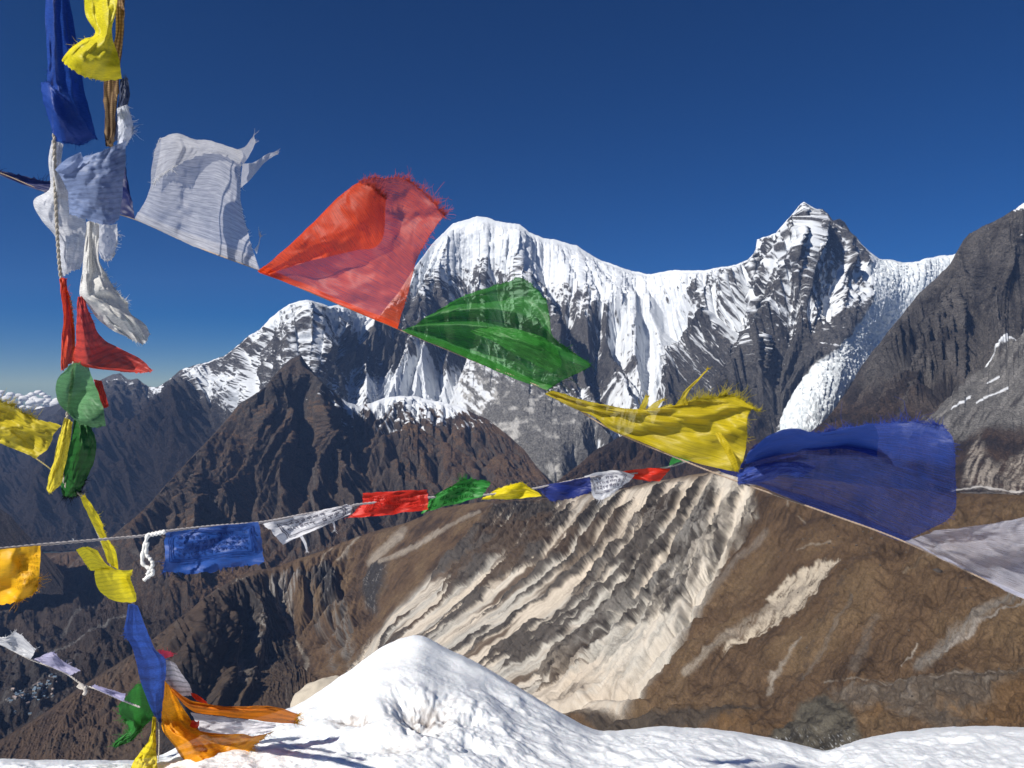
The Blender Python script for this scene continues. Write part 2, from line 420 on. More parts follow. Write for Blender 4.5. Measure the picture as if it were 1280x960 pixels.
def build_far():
    L = L1
    W = L.base / 1000.0
    c, l = L.c, L.l
    wob = 10 * fbm2(L.px / 40, L.py / 40, 3, 31)
    # main ribs and couloirs along the fall lines
    g = ridge2((c + wob) / 34.0, l / 150.0, 5, 3, 0.55)
    g2 = ridge2((c + 1.6 * wob) / 12.0, l / 70.0, 4, 9, 0.55)
    r3 = ridge3(W * 1.6, 6, 4, 0.55)
    amp = np.interp(L.px[0], [-120, 200, 350, 600, 1000, 1340], [230, 200, 190, 200, 170, 150])[None] * np.ones_like(L.px)
    ice = poly_sd(L.px + 6 * fbm2(L.px / 18, L.py / 18, 3, 8), L.py + 5 * fbm2(L.px / 18, L.py / 18, 3, 18), ICEPOLY)
    icem = sstep(-3, 4, ice)
    mor = poly_sd(L.px, L.py, MORAINE)
    morm = sstep(-25, 20, mor)
    ampl = amp * (1 - 0.85 * icem) * (1 - 0.75 * morm) * (0.45 + 0.55 * sstep(0, 40, l))
    r4 = ridge3(W * 8.0, 5, 24, 0.62)
    lir = np.exp(-(((L.px - 640) / 110) ** 2 + ((L.py - 340) / 80) ** 2))
    L.h += ampl * (0.14 * g + 0.04 * g2 + 0.46 * r3 - 0.4) * sstep(0, 30, L.py - L.cy[None])
    L.ampl = ampl
    L.h += 30 * morm * fbm3(W * 5, 4, 12)
    # principal spurs
    L.spur([(385,376),(383,400),(378,440),(375,480)], 260, 60, 45)
    L.spur([(570,278),(562,315),(548,370),(522,430)], 290, 50, 26)
    L.spur([(600,271),(612,330),(600,390)], 190, 24, 20)
    L.spur([(627,278),(630,325),(642,385)], 150, 20, 18)
    L.spur([(652,283),(646,335),(657,395),(692,450)], 280, 32, 30)
    L.spur([(690,300),(705,350),(740,400)], 120, 30, 26)
    L.spur([(735,318),(745,360),(790,410),(800,440)], 120, 40, 30)
    L.spur([(1014,260),(1002,288),(1010,314),(1046,333),(1075,345)], [120, 230, 260, 240, 120], 90, 60)
    L.spur([(946,298),(930,350),(880,420),(850,470)], 130, 50, 40)
    L.spur([(1010,314),(985,380),(950,430),(935,500)], 170, 45, 40)
    L.spur([(1075,345),(1060,400),(1040,440),(1005,500)], 60, 40, 20)
    L.spur([(260,455),(230,520),(160,600)], 220, 50, 40)
    L.spur([(150,466),(110,540),(60,620)], 260, 60, 50)
    L.spur([(325,413),(290,480),(230,560)], 200, 45, 36)
    em = (1 - 0.95 * icem) * (1 - 0.93 * morm)
    ub = np.clip(lir + np.exp(-(((L.px - 770) / 110) ** 2 + ((L.py - 375) / 55) ** 2)) + .7 * np.exp(-(((L.px - 385) / 60) ** 2 + ((L.py - 395) / 30) ** 2)), 0, 1)
    em = em * (1 - .72 * ub)
    L.erode(260.0, 14, 7, 3, 0.5, 0.5, mask=em, talus=1.4)
    L.erode(120.0, 10, 3, 4, 0.4, 0.5, mask=em, talus=1.6)
    L.erode(45.0, 6, 1, 6, 0.5, 0.5, mask=em, talus=2.0)
    L.calm(0.75 * np.clip(np.exp(-(((L.px - 745) / 90) ** 2 + ((L.py - 350) / 32) ** 2)) * 1.3 + np.exp(-(((L.px - 810) / 45) ** 2 + ((L.py - 410) / 50) ** 2)), 0, 1), 13)
    L.calm(sstep(-8, 6, ice), 45); L.calm(0.85 * morm, 25)
    L.h += (ampl * 0.12 * r4 + 20 * ridge3(W * 26, 3, 28, .65) * (1 - .6 * lir)) * (1 - .8 * icem) * (1 - .5 * morm) * sstep(0, 12, L.py - L.cy[None]) + icem * (26 * (ridge3(W * np.array([10, 10, 16]), 4, 6) - .6) + 26 * (ridge3(W * np.array([26, 26, 40]), 3, 61, .65) - .5)) + morm * 22 * (r4 - .5)
    def colour(L):
        up = L.n[..., 2]
        W = L.V / 1000.0
        n1 = fbm3(W * 2.2, 5, 21); n2 = fbm3(W * 14, 4, 25)
        # streaky noise lying along the ledges
        a = (L.px * 0.78 + L.py * 0.62); b = (-L.px * 0.62 + L.py * 0.78)
        led = fbm2(a / 26, b / 7, 5, 41, 0.6)
        stre = fbm2((L.c + 6 * n1) / 7.0, L.l / 40.0, 4, 47, 0.6)
        sn = idw(SNOWINESS, L.px, L.py)[..., 0]
        rock = mix(np.broadcast_to(ROCK, L.V.shape).copy(), ROCKD, sstep(0.0, 0.5, n1 + 0.6 * n2))
        rock = mix(rock, [0.27, 0.23, 0.195], 0.5 * sstep(0.1, 0.5, fbm3(W * 3, 4, 33)))
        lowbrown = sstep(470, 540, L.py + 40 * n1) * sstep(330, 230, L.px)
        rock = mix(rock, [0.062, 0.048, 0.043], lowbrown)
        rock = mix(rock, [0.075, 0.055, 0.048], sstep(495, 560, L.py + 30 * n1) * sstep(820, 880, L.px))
        n4 = fbm3(W * 45, 3, 27)
        snow = sn + 0.06 * lirz(L) + 0.40 * (np.clip(up, .1, .8) - 0.42) - 0.005 * np.clip(L.rel, -25, 25) + 0.40 * led + 0.13 * stre + 0.20 * n2 + 0.20 * n4
        sm = sstep(0.34, 0.46, snow)
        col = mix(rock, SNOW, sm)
        m2 = sstep(-20, 12, poly_sd(L.px + 14 * n1, L.py + 12 * n2, MORAINE))
        mc = mix(np.broadcast_to(np.array([0.31, 0.30, 0.285]), L.V.shape).copy(), [0.44, 0.43, 0.41], sstep(-0.1, 0.4, fbm3(W * 8, 5, 52) + 0.3 * stre))
        mc = mix(mc, SNOW, 0.9 * sstep(0.75, 0.95, sn + 0.5 * led + 0.3 * n2 + 0.25))
        col = mix(col, mc, m2 * (1 - 0.0 * sm))
        im = sstep(-2, 3, ice + 3 * n2)
        ic = mix(np.broadcast_to(ICE, L.V.shape).copy(), [0.78, 0.81, 0.83], sstep(-0.2, 0.3, fbm3(W * 12, 4, 61)))
        ic = mix(ic, [0.42, 0.46, 0.48], .75 * sstep(0.12, .4, fbm3(W * 30, 4, 63) + .25 * sstep(480, 540, L.py)))
        col = mix(col, ic, im)
        return col
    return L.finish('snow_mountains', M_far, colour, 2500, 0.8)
ICEPOLY = [(1070,342),(1080,332),(1112,330),(1150,327),(1200,318),(1190,345),(1150,383),(1118,415),(1090,450),(1062,482),(1045,512),(1020,538),(985,545),(962,535),(978,504),(1004,474),(1038,440),(1062,410),(1078,385),(1074,360)]
MORAINE = [(560,470),(600,455),(660,500),(735,520),(770,505),(745,545),(715,575),(690,620),(640,640),(600,600),(560,540)]
SNOWINESS = [(0,520,-.2),(100,500,-.1),(145,470,.22),(160,540,-.4),(225,465,.36),(215,485,.30),(270,490,.62),(300,488,.62),(250,520,-.2),(260,455,.42),(310,430,.46),(330,450,.30),(290,465,.25),(360,395,.78),(400,395,.8),(440,400,.7),(390,430,.5),(350,440,.28),(440,440,.12),(480,440,.12),(420,460,.2),
 (470,482,.85),(520,490,.95),(560,502,.8),(600,495,.6),(440,472,.4),(520,400,.42),(540,340,.6),(580,300,.85),(560,420,.25),(610,300,.82),(600,360,.42),(650,300,.85),(700,330,.85),(660,380,.42),(700,390,.40),(760,350,1.0),(800,365,.95),(830,400,.85),(720,330,.95),(845,350,.8),(900,350,.62),(870,400,.62),(920,390,.55),(740,420,.30),(700,450,.26),(740,470,.16),(790,390,.72),(830,360,.62),(780,420,.75),(830,430,.78),(860,400,.7),(815,470,.75),(780,490,.62),(760,455,.12),
 (720,500,.3),(650,500,.25),(880,370,.46),(930,350,.52),(880,420,.36),(900,460,.04),(960,310,.42),(980,290,.8),(1000,270,.85),(975,340,.6),(1020,290,.28),(1050,300,.26),(1060,320,.3),(1090,325,.7),(950,400,.46),(920,390,.5),(1000,380,.44),(1040,370,.48),(960,440,.16),(970,430,.3),(930,420,.36),(980,400,.42),(1010,350,.5),(1000,430,.0),(1060,410,.05),(920,500,-.2),(1000,480,-.2),(1100,340,.9),(1190,320,.7),(870,520,-.3),(640,560,-.1),(690,600,-.2),(1250,320,.6)]
build_far()

# ================================================================== brown mountain with the valley at its foot
crest2 = [(-130,694,6000),(0,692,6000),(50,692,6000),(90,690,5950),(122,686,5850),(150,663,5700),(172,642,5600),(190,626,5550),(210,602,5500),(230,582,5500),(250,560,5500),(265,545,5550),(285,522,5600),(300,505,5600),(318,493,5600),(335,478,5650),(350,462,5700),(364,450,5750),(375,443,5800),
 (384,455,5800),(395,470,5850),(408,484,5900),(420,492,5950),(435,504,6000),(450,508,6050),(475,500,6150),(500,495,6200),(525,497,6200),(545,502,6150),(570,508,6050),(590,515,5950),(610,525,5850),(625,536,5750),(640,548,5650),(655,562,5500),(668,578,5400),(685,600,5200),(700,625,5000),(715,650,4900)]
foot2 = [(-130,980,2250),(0,960,2350),(60,930,2500),(130,880,2750),(200,830,3050),(270,780,3400),(340,750,3600),(420,720,3850),(500,690,4100),(600,670,4400),(700,670,4500),(715,672,4500)]
ctrl2 = [(0,760,4300),(0,870,2800),(60,720,5300),(130,710,5200),(200,645,5300),(170,700,4700),(250,690,4500),(180,770,3750),(300,600,5250),(330,520,5450),(300,680,4700),(382,560,5450),(382,640,4900),(360,520,5550),(400,520,5650),(440,560,5700),(480,600,5150),(560,600,5000),(550,550,5600),(640,600,4950),(600,560,5450),(100,800,3500),(450,650,4650)]
flow2 = [(375,470,0,1),(330,520,-0.2,1),(300,560,-0.5,1),(230,640,-0.9,1),(150,720,-1,0.7),(60,780,-1,0.5),(360,600,0.1,1),(400,560,-0.05,1),(440,560,0.2,1),(500,530,0.5,1),(560,560,0.3,1),(640,580,0.3,1),(450,650,-0.3,1),(250,740,-1,0.8),(100,860,-1,0.5)]
L2 = Layer(crest2, foot2, ctrl2, -120, 712, 1.0, flow2, jag=3.0, jseed=9)
def build_brown():
    L = L2; W = L.base / 1000.0; c, l = L.c, L.l
    wob = 14 * fbm2(L.px / 45, L.py / 45, 4, 71)
    g = ridge2((c + wob) / 42.0, l / 120.0, 5, 13, 0.55)
    g2 = ridge2((c + 1.5 * wob) / 13.0, l / 55.0, 4, 19, 0.55)
    r3 = ridge3(W * 2.6, 6, 14, 0.55)
    flat = sstep(640, 780, L.py - 0.25 * (L.px - 100) + 20 * fbm2(L.px / 60, L.py / 60, 3, 5)) 
    right = sstep(470, 560, L.px)
    r4 = ridge3(W * 11, 5, 124, 0.62)
    keep = (1 - 0.92 * flat) * (1 - 0.85 * right)
    L.h += 110 * keep * (0.20 * g + 0.05 * g2 + 0.45 * r3 - 0.4) * sstep(0, 25, L.py - L.cy[None]) + 12 * fbm3(W * 6, 4, 15)
    L.spur([(375,444),(350,465),(328,484),(331,520),(342,555),(362,605),(375,650)], [60,140,220,240,220,150,80], 40, 34)
    L.spur([(378,448),(392,480),(398,520),(390,560),(392,610),(400,650)], [60,200,270,260,200,100], 30, 55)
    L.spur([(376,500),(374,540),(380,580),(381,640)], -140, 16, 16)
    L.spur([(300,506),(262,560),(215,625),(165,690)], 200, 50, 60)
    L.spur([(345,560),(300,620),(260,680),(220,740)], 130, 50, 45)
    L.spur([(420,560),(430,610),(450,650)], 110, 35, 40)
    L.spur([(480,560),(500,610),(520,650)], 90, 45, 40)
    L.spur([(270,600),(262,640),(240,690)], 90, 30, 30)
    L.spur([(440,495),(470,530),(500,548),(530,560)], 80, 60, 60)
    em = 0.02 + 0.98 * keep
    L.erode(170.0, 14, 6, 5, 0.5, 0.5, mask=em, talus=1.3)
    L.erode(80.0, 10, 3, 6, 0.4, 0.5, mask=em, talus=1.5)
    L.erode(30.0, 6, 1, 7, 0.5, 0.5, mask=em, talus=2.0)
    L.h += (16 * keep + 4) * (r4 - .5) + (9 * keep + 3) * (ridge3(W * 50, 3, 128, .65) - .5)
    def colour(L):
        W = L.V / 1000.0; up = L.n[..., 2]
        n1 = fbm3(W * 3, 5, 81); n2 = fbm3(W * 22, 4, 85); n3 = fbm3(W * 1.2, 4, 88)
        stre = fbm2((L.c + 10 * n1) / 6.0, L.l / 45.0, 5, 91, 0.6)
        col = np.broadcast_to(np.array([0.205, 0.130, 0.082]), L.V.shape).copy()
        col = mix(col, [0.26, 0.162, 0.09], sstep(0.0, 0.45, n1 + 0.3 * n3))
        col = mix(col, BROWND, sstep(0.0, 0.5, -n1 + 0.5 * stre + 0.35 * n2 - 0.02 * L.rel))
        rock = np.broadcast_to(np.array([0.130, 0.115, 0.105]), L.V.shape).copy()
        rockm = sstep(0.60, 0.42, up + 0.2 * n1 - .006 * L.rel)
        top = sstep(560, 470, L.py + 30 * n1) * sstep(480, 420, L.px)
        col = mix(col, rock, np.clip(0.7 * rockm + 0.7 * top, 0, 1))
        col = mix(col, [0.20, 0.18, 0.16], 0.6 * sstep(0.25, 0.5, stre) * sstep(540, 600, L.py) * sstep(0.0, 0.3, n3 + 0.2))
        # valley floor: darker shrub heath with pale tracks and river gravel
        val = sstep(690, 760, L.py - 0.18 * L.px + 25 * n1)
        vc = mix(np.broadcast_to(np.array([0.060, 0.049, 0.043]), L.V.shape).copy(), [0.095, 0.078, 0.066], sstep(-.1, .4, n2 + n1))
        col = mix(col, vc, val * 0.8)
        for pts, w, k in VALLEY_LINES:
            d, _, _ = line_d(L.px + 3 * fbm2(L.px / 9, L.py / 9, 3, 3), L.py + 2.5 * fbm2(L.px / 11, L.py / 11, 3, 4), pts)
            col = mix(col, [0.30, 0.285, 0.27], k * sstep(w + 0.9, w * 0.3, d) * sstep(-0.45, 0.05, n2 + 0.2))
        grav = sstep(-6, 8, poly_sd(L.px + 8 * n2, L.py + 8 * n1, [(0,792),(60,815),(95,840),(90,875),(40,905),(0,915)]))
        col = mix(col, [0.135, 0.125, 0.12], 0.6 * grav * sstep(-0.2, 0.3, fbm2(L.px / 9, L.py / 5, 4, 7)))
        # snow patches near the right shoulder
        sn = idw([(480,500,1.0),(520,504,1.0),(560,512,.85),(500,530,.45),(545,530,.45),(440,507,.7),(600,530,.2),(575,535,.25),(380,450,-.3),(400,480,.15),(560,560,-.6),(640,560,-.4),(460,540,.0),(430,520,.32),(450,528,.3),(480,532,.5),(340,500,-.5),(300,600,-1),(400,560,-1),(300,700,-1),(520,600,-1),(415,500,.35)], L.px, L.py)[..., 0]
        a = (L.px * 0.62 + L.py * 0.78); b = (-L.px * 0.78 + L.py * 0.62)
        led = fbm2(a / 24, b / 5, 5, 93, 0.6)
        col = mix(col, SNOW, sstep(0.42, 0.56, sn + 0.75 * led + 0.2 * n2 + 0.2 * (up - 0.5)))
        return col
    return L.finish('brown_mountain', M_mid, colour, 900, 0.9)
VALLEY_LINES = [([(0,838),(40,812),(90,780),(140,742),(178,720)], 1.6, .5), ([(62,815),(110,795),(160,776)], 1.2, .8), ([(0,770),(40,748),(100,705),(150,672)], 1.0, .35),
 ([(150,640),(140,655),(110,690),(85,712)], 1.3, .45), ([(0,880),(30,868),(70,842),(100,826)], 1.2, .5), ([(180,705),(215,692),(250,700)], 1.0, .4), ([(255,600),(262,625),(275,650)], 1.6, .5),([(380,610),(381,650),(383,690)],1.2,.35),([(395,590),(398,640),(400,680)],1.0,.3),([(60,700),(110,680),(160,650)],1.0,.4)]
build_brown()

# spur at the left edge; its shadow side is put into the dark colour
L0 = Layer([(-130,560,4700),(-60,598,4600),(0,636,4500),(14,646,4450),(26,660,4400),(40,675,4350),(52,688,4300),(64,700,4250),(80,720,4200)],
           [(-130,740,4100),(0,740,4100),(80,745,4100)], [(-60,680,4250)], -120, 80, 1.0, [(0,680,0.7,1),(-60,640,0.7,1),(60,720,.7,1)], jag=1.2)
L0.h += 25 * ridge2(L0.c / 20, L0.l / 90, 4, 5)
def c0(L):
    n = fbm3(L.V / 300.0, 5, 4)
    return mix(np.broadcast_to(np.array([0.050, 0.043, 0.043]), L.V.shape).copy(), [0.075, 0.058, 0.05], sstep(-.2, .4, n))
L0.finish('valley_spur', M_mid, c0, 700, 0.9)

# ================================================================== rock wall on the right and the foothill below it
crest3 = [(640,680,4300),(665,640,4500),(690,606,4700),(705,594,4750),(720,584,4800),(745,563,4900),(765,552,4950),(785,543,5000),(830,524,5100),(870,520,5100),(900,530,5000),(960,556,4850),(985,552,4800),(1010,542,4800),(1032,524,4850),(1046,506,4900),(1060,484,4950),(1075,462,5000),(1090,440,5000),(1105,422,5000),
 (1120,404,5000),(1135,385,5000),(1150,366,5000),(1165,352,4950),(1180,338,4900),(1188,330,4900),(1195,316,4900),(1204,300,4850),(1212,292,4800),(1226,285,4750),(1236,281,4750),(1246,276,4700),(1256,270,4700),(1270,262,4700),(1280,254,4700),(1330,225,4700),(1400,190,4700)]
foot3 = [(640,690,4200),(690,670,4100),(800,670,3700),(900,660,3300),(1000,660,2900),(1100,660,2500),(1190,660,2250),(1280,660,2150),(1400,660,2000)]
ctrl3 = [(1280,430,4150),(1230,465,4000),(1170,520,3650),(1280,520,3350),(1200,400,4650),(1150,430,4700),(1230,330,4650),(1280,340,4550),(1230,600,2800),(1280,610,2650),(1190,615,2750),(1100,540,3900),(1100,480,4450),(1050,550,4200),(760,600,4550),(850,590,4400),(950,600,3900),(1000,610,3300)]
flow3 = [(700,620,-0.3,1),(780,580,-0.4,1),(900,580,-0.3,1),(1000,580,-0.5,1),(1080,480,-0.3,1),(1130,430,-0.1,1),(1200,340,0.0,1),(1200,430,0.15,1),(1280,330,0.2,1),(1270,430,-0.6,1),(1220,480,-1,0.75),(1170,540,-1,0.7),(1280,520,-0.9,0.7),(1240,580,-0.6,1),(1100,560,-0.6,1)]
L3 = Layer(crest3, foot3, ctrl3, 642, 1360, 1.0, flow3, jag=4.0, jseed=15)
TALUS = [(1282,420),(1262,432),(1232,462),(1195,494),(1160,522),(1120,548),(1200,548),(1290,520),(1370,500),(1370,400)]
PALE3 = [(1205,612),(1208,585),(1214,560),(1224,540),(1234,566),(1246,580),(1262,562),(1290,540),(1370,520),(1370,612)]
def build_wall():
    L = L3; W = L.base / 1000.0; c, l = L.c, L.l
    wob = 10 * fbm2(L.px / 40, L.py / 40, 4, 171)
    tal = sstep(-8, 10, poly_sd(L.px + 6 * fbm2(L.px / 25, L.py / 25, 3, 2), L.py, TALUS))
    low = sstep(500, 560, L.py)
    g = ridge2((c + wob) / 26.0, l / 120.0, 5, 113, 0.55)
    r3 = ridge3(W * 3.2, 6, 114, 0.58)
    r4 = ridge3(W * 14, 5, 134, 0.62)
    keep = (1 - 0.93 * tal) * (1 - 0.7 * low)
    L.h += 100 * keep * (0.2 * g + 0.5 * r3 - 0.5) * sstep(0, 25, L.py - L.cy[None])
    L.spur([(1215,290),(1222,350),(1215,420),(1190,470)], 120, 26, 34)
    L.spur([(1256,270),(1262,330),(1250,400),(1240,440)], 110, 26, 26)
    L.spur([(1180,340),(1185,400),(1165,450),(1140,500)], 100, 30, 30)
    L.spur([(1120,405),(1130,450),(1110,510)], 70, 26, 26)
    L.spur([(745,563),(730,600),(712,640)], 60, 26, 40)
    em = 0.08 + 0.92 * keep
    L.erode(120.0, 14, 6, 15, 0.5, 0.5, mask=em, talus=1.4)
    L.erode(60.0, 10, 3, 16, 0.4, 0.5, mask=em, talus=1.6)
    L.erode(24.0, 6, 1, 17, 0.5, 0.5, mask=em, talus=2.0)
    L.calm(np.clip(tal + .8 * sstep(-12, 6, poly_sd(L.px, L.py, PALE3)) + sstep(-10, 10, poly_sd(L.px, L.py, [(1195,480),(1380,465),(1380,625),(1185,625)])), 0, 1), 41)
    L.h += (14 * keep + 2) * (r4 - .5) + (8 * keep + 1) * (ridge3(W * 60, 3, 138, .65) - .5) + 4 * tal * fbm2((c + wob) / 9, l / 90, 4, 55)
    def colour(L):
        W = L.V / 1000.0; up = L.n[..., 2]
        n1 = fbm3(W * 4, 5, 181); n2 = fbm3(W * 30, 4, 185)
        stre = fbm2((L.c + 8 * n1) / 6.0, L.l / 60.0, 5, 191, 0.6)
        rock = mix(np.broadcast_to(np.array([0.195, 0.177, 0.163]), L.V.shape).copy(), [0.105, 0.093, 0.086], sstep(-0.1, 0.4, n1 + 0.4 * n2))
        rock = mix(rock, [0.26, 0.24, 0.215], 0.5 * sstep(0.2, 0.5, stre))
        br = mix(np.broadcast_to(BROWN, L.V.shape).copy(), [0.060, 0.045, 0.038], sstep(-0.2, 0.3, n1 + 0.4 * stre))
        low = sstep(455, 540, L.py + 45 * n1 + 0.12 * (1150 - L.px))
        col = mix(rock, br, low)
        led = fbm2((L.px * .7 + L.py * .7) / 20, (-L.px * .7 + L.py * .7) / 6, 4, 195)
        sn = 0.18 * sstep(420, 300, L.py) + 0.5 * sstep(272, 258, L.py) * sstep(1258, 1268, L.px)
        col = mix(col, SNOW, sstep(0.45, 0.55, sn + 0.55 * led + 0.25 * (up - 0.5)))
        tal = sstep(-4, 6, poly_sd(L.px + 10 * n1 + 5 * stre, L.py + 6 * n2, TALUS))
        tc = mix(np.broadcast_to(np.array([0.27, 0.255, 0.235]), L.V.shape).copy(), [0.36, 0.34, 0.315], sstep(-0.1, 0.4, stre))
        tc = mix(tc, [0.12, 0.105, 0.095], sstep(0.15, 0.45, -stre + 0.5 * n1))
        col = mix(col, tc, tal)
        d, _, _ = line_d(L.px + 2 * n2, L.py + 2 * n1, [(1285,420),(1268,430),(1250,445),(1230,464)])
        col = mix(col, SNOW, sstep(2.6, 1.0, d))
        for a, b in (((1262,492),(1222,512)),((1250,480),(1235,489)),((1215,505),(1190,521))):
            d, _, _ = line_d(L.px, L.py + 1.5 * n2, [a, b]); col = mix(col, SNOW, 0.8 * sstep(1.6, 0.5, d))
        pal = sstep(-5, 6, poly_sd(L.px + 9 * stre + 4 * n2, L.py + 6 * n1, PALE3)) * sstep(-0.3, 0.15, stre + 0.3 * n2)
        col = mix(col, [0.42, 0.365, 0.305], pal)
        for pts, w, k, cc in (([(1190,613),(1230,609),(1290,606)], 1.2, .9, (.5, .48, .46)), ([(1200,617),(1250,613),(1290,614)], .9, .6, (.4, .37, .34)), ([(1290,508),(1240,516),(1215,522)], 1.2, .6, (.33, .31, .29)),
                              ([(1150,500),(1135,520),(1120,545)], 2.5, .5, (.22, .2, .18))):
            d, _, _ = line_d(L.px, L.py + 2 * n2, pts); col = mix(col, cc, k * sstep(w + .8, w * .4, d))
        return col
    return L.finish('rock_wall', M_mid, colour, 1500, 0.8)
build_wall()
# ================================================================== near ridge with the big scree face
crest4 = [(-130,1010,1950),(-60,960,2100),(0,925,2300),(30,908,2400),(60,888,2500),(90,866,2600),(120,846,2700),(150,828,2780),(170,815,2850),(185,802,2900),(200,790,2950),(222,774,3000),(240,760,3050),(255,746,3080),(270,735,3100),(290,725,3110),(310,716,3120),(330,712,3130),(350,708,3150),(375,698,3200),(400,690,3250),(420,681,3280),(440,674,3300),(470,664,3300),
 (490,659,3300),(510,653,3250),(528,645,3220),(545,638,3150),(570,632,3080),(600,628,2980),(625,626,2880),(650,625,2780),(700,622,2560),(750,616,2330),(800,606,2120),(840,598,1970),(870,593,1850),(890,590,1790),(905,588,1740),(920,588,1690),(940,590,1620),(960,594,1560),(980,597,1500),(1050,602,1430),(1120,611,1350),(1190,617,1290),(1240,618,1230),(1280,619,1190),(1400,622,1080)]
foot4 = [(-130,1030,1900),(0,1000,1900),(100,1000,1850),(200,1000,1800),(300,1000,1750),(430,1000,1350),(560,1000,1150),(700,1000,940),(850,1000,780),(1000,1000,680),(1150,1000,580),(1280,1000,500),(1400,1000,440)]
ctrl4 = [(254,779,2650),(232,825,2420),(215,870,2250),(150,880,2420),(100,900,2380),(60,930,2250),(300,790,2740),(330,850,2560),(355,765,2900),(380,815,2700),(395,850,2580),(420,800,2620),(430,840,2430),(440,740,2950),(480,720,2850),
 (600,700,2260),(560,760,2120),(560,860,1650),(700,700,1900),(700,750,1700),(760,890,1140),(700,890,1260),(850,700,1500),(850,800,1200),(940,640,1450),(950,720,1270),(880,890,990),(1050,700,1090),(1050,800,920),(1180,720,930),(1280,700,900),(1280,800,740),(1150,850,780),(1010,900,830),(1280,860,660)]
flow4 = [(40,930,-0.4,1),(120,880,-0.5,1),(200,820,-0.5,1),(240,790,-0.4,1),(280,800,0.45,1),(330,770,0.5,1),(340,840,0.35,1),(370,740,0.1,1),(400,720,0.0,1),(395,800,0.05,1),(430,760,-0.1,1),(440,700,-0.3,1),(470,740,-0.5,1),(480,690,-0.8,1),(520,680,-0.8,1),(430,820,-0.5,1),
 (560,700,-1.2,1),(500,780,-1.25,1),(600,650,-0.9,1),(640,640,-0.8,1),(640,740,-1.4,1),(600,820,-1.5,1),(560,760,-1.3,1),(700,650,-0.8,1),(740,720,-1.1,1),(660,800,-1.5,1),(780,640,-0.72,1),(830,640,-0.68,1),(820,700,-0.75,1),(760,790,-1.2,1),(720,870,-1.4,1),(900,610,-0.5,1),(910,680,-0.45,1),(870,760,-0.6,1),(820,840,-0.8,1),(780,870,-1.1,1),
 (1000,700,-0.75,1),(950,820,-0.9,1),(1050,640,-0.5,1),(1050,720,-0.8,1),(1100,800,-0.8,1),(1200,680,-0.8,1),(1250,760,-0.9,1),(1200,850,-0.6,1),(1000,880,-0.6,1)]
L4 = Layer(crest4, foot4, ctrl4, -110, 1360, 1.0, flow4, jag=1.6, jseed=25, cmix=0.04)
ZPALE = [(618,632),(660,626),(700,622),(760,614),(840,600),(905,588),(932,594),(944,612),(948,648),(930,668),(908,706),(890,740),(866,776),(838,834),(815,858),(775,893),(715,900),(640,900),(520,900),(420,860),(432,830),(470,790),(505,752),(545,712),(590,668)]
